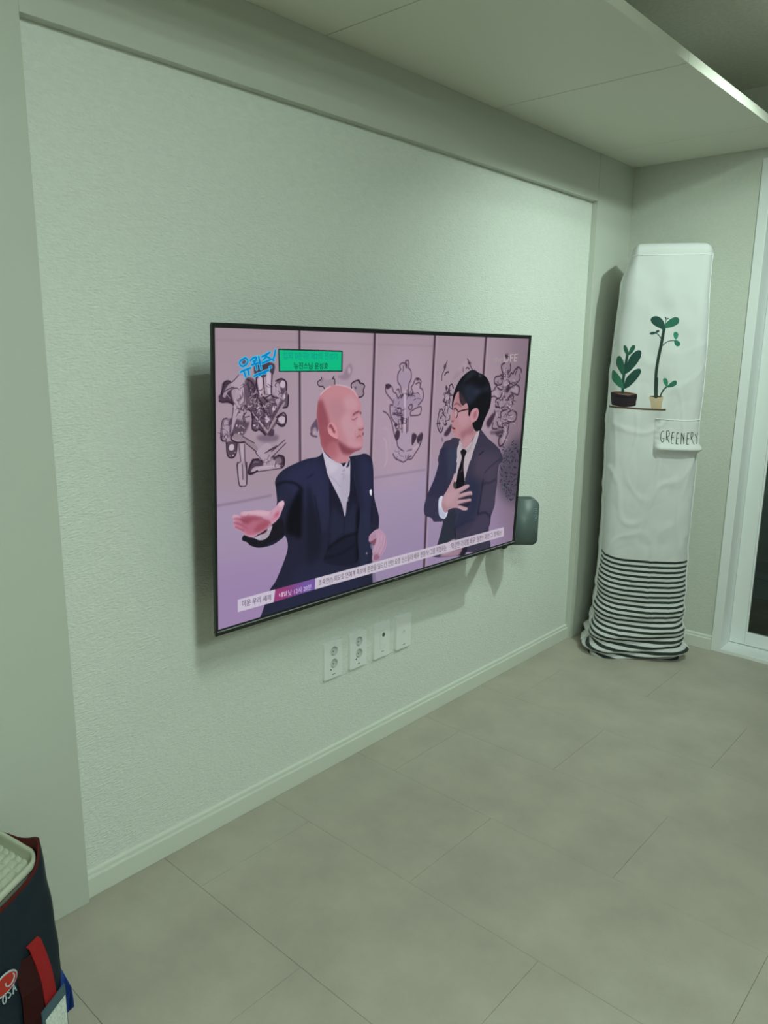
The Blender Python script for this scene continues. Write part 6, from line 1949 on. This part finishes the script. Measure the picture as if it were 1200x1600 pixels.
hp2 = [face_pt(l, z, o) for l, z, o in ((0.122, 0.224, 0.002), (0.122, 0.208, 0.006), (0.124, 0.17, 0.015), (0.127, 0.12, 0.016), (0.131, 0.06, 0.016), (0.133, 0.02, 0.012))]
strap('handle', hp2, [(E1 * 0.9 - FN * 0.42).normalized()] * 6, 0.040, mat('shaded_red_webbing', (0.030, 0.004, 0.004), 0.7, 0.15))  # inner side of the same red strap, its shade painted in as darker red
# red oval emblem with a pale rim, pale letters beneath
def face_ell(cl_, cz_, rl, rz, off, n=36):
    return [face_pt(cl_ - rl * math.cos(2 * PI * k / n), cz_ + rz * math.sin(2 * PI * k / n) - 0.10 * rl * math.cos(2 * PI * k / n), off) for k in range(n)]
def decal(name, pts, m, th=0.0008):
    bm = bmesh.new(); vs = [bm.verts.new(p) for p in pts]; f = bm.faces.new(vs)
    r = bmesh.ops.extrude_face_region(bm, geom=[f])
    for v in [g for g in r['geom'] if isinstance(g, bmesh.types.BMVert)]: v.co += FN * th
    return obj(name, bm, m, bag)
M_ltr = mat('pale_bag_print', (0.45, 0.50, 0.55), 0.5, 0.3); M_oval = mat('red_oval', (0.42, 0.03, 0.02), 0.5, 0.3)
EL = (0.178, 0.222, 0.034, 0.0165)
ov = decal('logo_rim', face_ell(EL[0], EL[1], EL[2], EL[3], 0.0055), M_ltr)
decal('logo_oval', face_ell(EL[0], EL[1], EL[2] - 0.003, EL[3] - 0.003, 0.0066), M_oval)
bm = bmesh.new(); tube(bm, [face_pt(0.166 + 0.012 * math.cos(a), 0.2215 + 0.008 * math.sin(a), 0.0078) for a in [math.radians(d) for d in range(140, 400, 20)]], 0.0013, 5); obj('logo_script', bm, M_ltr, bag)
bm = bmesh.new()
def fl_(pts): tube(bm, [face_pt(l + 0.006, z + 0.0085, 0.0056) for l, z in pts], 0.0013, 5)
fl_([(0.178 + 0.0045 * math.cos(a), 0.1915 + 0.0065 * math.sin(a)) for a in [2 * PI * k / 12 for k in range(13)]])
fl_([(0.1605, 0.197), (0.165, 0.199), (0.168, 0.1965), (0.1625, 0.1915), (0.161, 0.188), (0.165, 0.1855), (0.169, 0.187)])
fl_([(0.1555, 0.184), (0.151, 0.1985), (0.1465, 0.184)]); fl_([(0.154, 0.190), (0.148, 0.190)])
obj('bag_lettering', bm, M_ltr, bag)
# blue edge flap at the lower corner and the clear card holder clipped over it
bm = bmesh.new()
FLP = [(-1.4310, 0.5660, 0.128), (-1.4120, 0.5700, 0.108), (-1.3800, 0.5690, 0.098), (-1.3640, 0.5640, 0.086), (-1.3560, 0.5610, 0.072), (-1.3660, 0.5560, 0.060), (-1.3720, 0.5470, 0.050), (-1.3420, 0.5150, 0.050), (-1.3820, 0.5100, 0.118)]
vs = [bm.verts.new(Vector(p) + Vector((0.012, 0.0, 0)) - bo) for p in FLP]; f = bm.faces.new(vs)
bmesh.ops.triangulate(bm, faces=[f]); r = bmesh.ops.extrude_face_region(bm, geom=list(bm.faces))
for v in [g for g in r['geom'] if isinstance(g, bmesh.types.BMVert)]: v.co += FN * 0.003
obj('blue_flap', bm, M_blue, bag)
def fbox(name, l0, l1, z0, z1, o0, o1, m, parent=None, slope=0.0):
    bm = bmesh.new(); P = [face_pt(l, z + slope * (l - l0), o) for o in (o0, o1) for l, z in ((l0, z0), (l1, z0), (l1, z1), (l0, z1))]
    v = [bm.verts.new(p) for p in P]
    for q in ((0, 1, 2, 3), (7, 6, 5, 4), (0, 4, 5, 1), (1, 5, 6, 2), (2, 6, 7, 3), (3, 7, 4, 0)): bm.faces.new([v[i] for i in q])
    return obj(name, bm, m, parent or bag)
ch = fbox('card_holder', 0.046, 0.118, 0.010, 0.128, 0.024, 0.027, mat('grey_blue_holder', (0.055, 0.105, 0.135), 0.35, 0.5))
fbox('card', 0.050, 0.112, 0.014, 0.1095, 0.0275, 0.0285, mat('white_card', (0.62, 0.66, 0.62), 0.7, 0.2, var=(180, 0.25, (1, 1, 1))), ch)

RIM = (0.012, 0.40, -0.024, 0.200); RIMZ = 0.350; TRAYD = 0.033
# ------------------------------------------------------------------ basket nested in the bag
bk = thing('plastic_basket', 'cream plastic basket with woven pattern sitting in the navy bag', 'basket', bo + bagpt(0.20, 0.5, 0.345))
ko = bk.location.copy()
def basket_ring(off, z, n=10):
    """rounded outline parallel to the bag mouth"""
    P0 = bagpt(RIM[0], RIM[2], T0.z) + bo; dl, dw = RIM[1], RIM[3]
    r = 0.042 + off; out = []
    for (cl_, cd_, a0) in ((0, 0, 180), (1, 0, 270), (1, 1, 0), (0, 1, 90)):
        for k in range(n + 1):
            a = math.radians(a0 + 90 * k / n)
            l = (0.042 if cl_ == 0 else dl - 0.042) + r * math.cos(a); d = (0.042 if cd_ == 0 else dw - 0.042) + r * math.sin(a)
            q = P0 + E1 * l + E2 * d; out.append(Vector((q.x, q.y, z)) - ko)
    return out
zt = RIMZ
def loftr(specs, close_last=False):
    bm = bmesh.new(); rs = [[bm.verts.new(p) for p in basket_ring(o, z)] for o, z in specs]; n = len(rs[0])
    for A, B in zip(rs, rs[1:]):
        for i in range(n): bm.faces.new((A[i], A[(i + 1) % n], B[(i + 1) % n], B[i])).smooth = True
    if close_last: bm.faces.new(rs[-1])
    return bm
obj('rim', loftr([(-0.004, zt - 0.0145), (-0.001, zt - 0.0145), (0.001, zt - 0.010), (0.0, zt - 0.003), (-0.003, zt), (-0.008, zt), (-0.0105, zt - 0.003), (-0.011, zt - 0.010)]), M_bask, bk)
obj('side', loftr([(-0.004, zt - 0.0155), (-0.020, zt - 0.06), (-0.032, zt - 0.15), (-0.036, zt - 0.152), (-0.0145, zt - 0.05), (-0.0105, zt - 0.008)]), M_bask, bk)
# woven tray floor: over-and-under strands as real relief
bm = bmesh.new(); P0 = bagpt(RIM[0], RIM[2], T0.z) + bo; dl, dw = RIM[1] - 0.022, RIM[3] - 0.022
nl, nw = int(dl / 0.0028), int(dw / 0.0028); per = 0.022; gr = []
for i in range(nl + 1):
    row = []
    for j in range(nw + 1):
        l = 0.011 + dl * i / nl; d = 0.011 + dw * j / nw
        a, b = l / per, d / per; ia, ib = math.floor(a), math.floor(b); fa, fb = a - ia, b - ib
        if (ia + ib) % 2 == 0: h = math.sin(PI * fa) ** 0.6 * (1 if 0.12 < fb < 0.88 else 0.25)
        else: h = math.sin(PI * fb) ** 0.6 * (1 if 0.12 < fa < 0.88 else 0.25)
        q = P0 + E1 * l + E2 * d
        # keep the rounded corners inside the rim
        cx = max(0.042 - l, 0, l - (RIM[1] - 0.042)); cy = max(0.042 - d, 0, d - (RIM[3] - 0.042)); e = math.hypot(cx, cy)
        if e > 0.0305 and cx > 0 and cy > 0:
            k = 0.0305 / e; l2 = l + (cx - cx * k) * (1 if l < 0.1 else -1); d2 = d + (cy - cy * k) * (1 if d < 0.1 else -1); q = P0 + E1 * l2 + E2 * d2
        row.append(bm.verts.new(Vector((q.x, q.y, zt - TRAYD + 0.006 * h)) - ko))
    gr.append(row)
for i in range(nl):
    for j in range(nw): bm.faces.new((gr[i][j], gr[i + 1][j], gr[i + 1][j + 1], gr[i][j + 1])).smooth = True
obj('woven_tray', bm, M_bask, bk)

# ------------------------------------------------------------------ low box on the dark balcony, seen through the glass
bx_ = thing('storage_box', 'low slate-blue storage box on the dark balcony floor behind the glass', 'storage box', (-1.0, 4.86, -0.03))
M_slate = mat('slate_plastic', (0.16, 0.22, 0.27), 0.5, 0.3)
obj('body', bx(-0.45, 0.45, -0.14, 0.14, 0.0, 0.125, 0.012), M_slate, bx_)
obj('lid', bx(-0.46, 0.46, -0.15, 0.15, 0.125, 0.165, 0.010), M_slate, bx_)
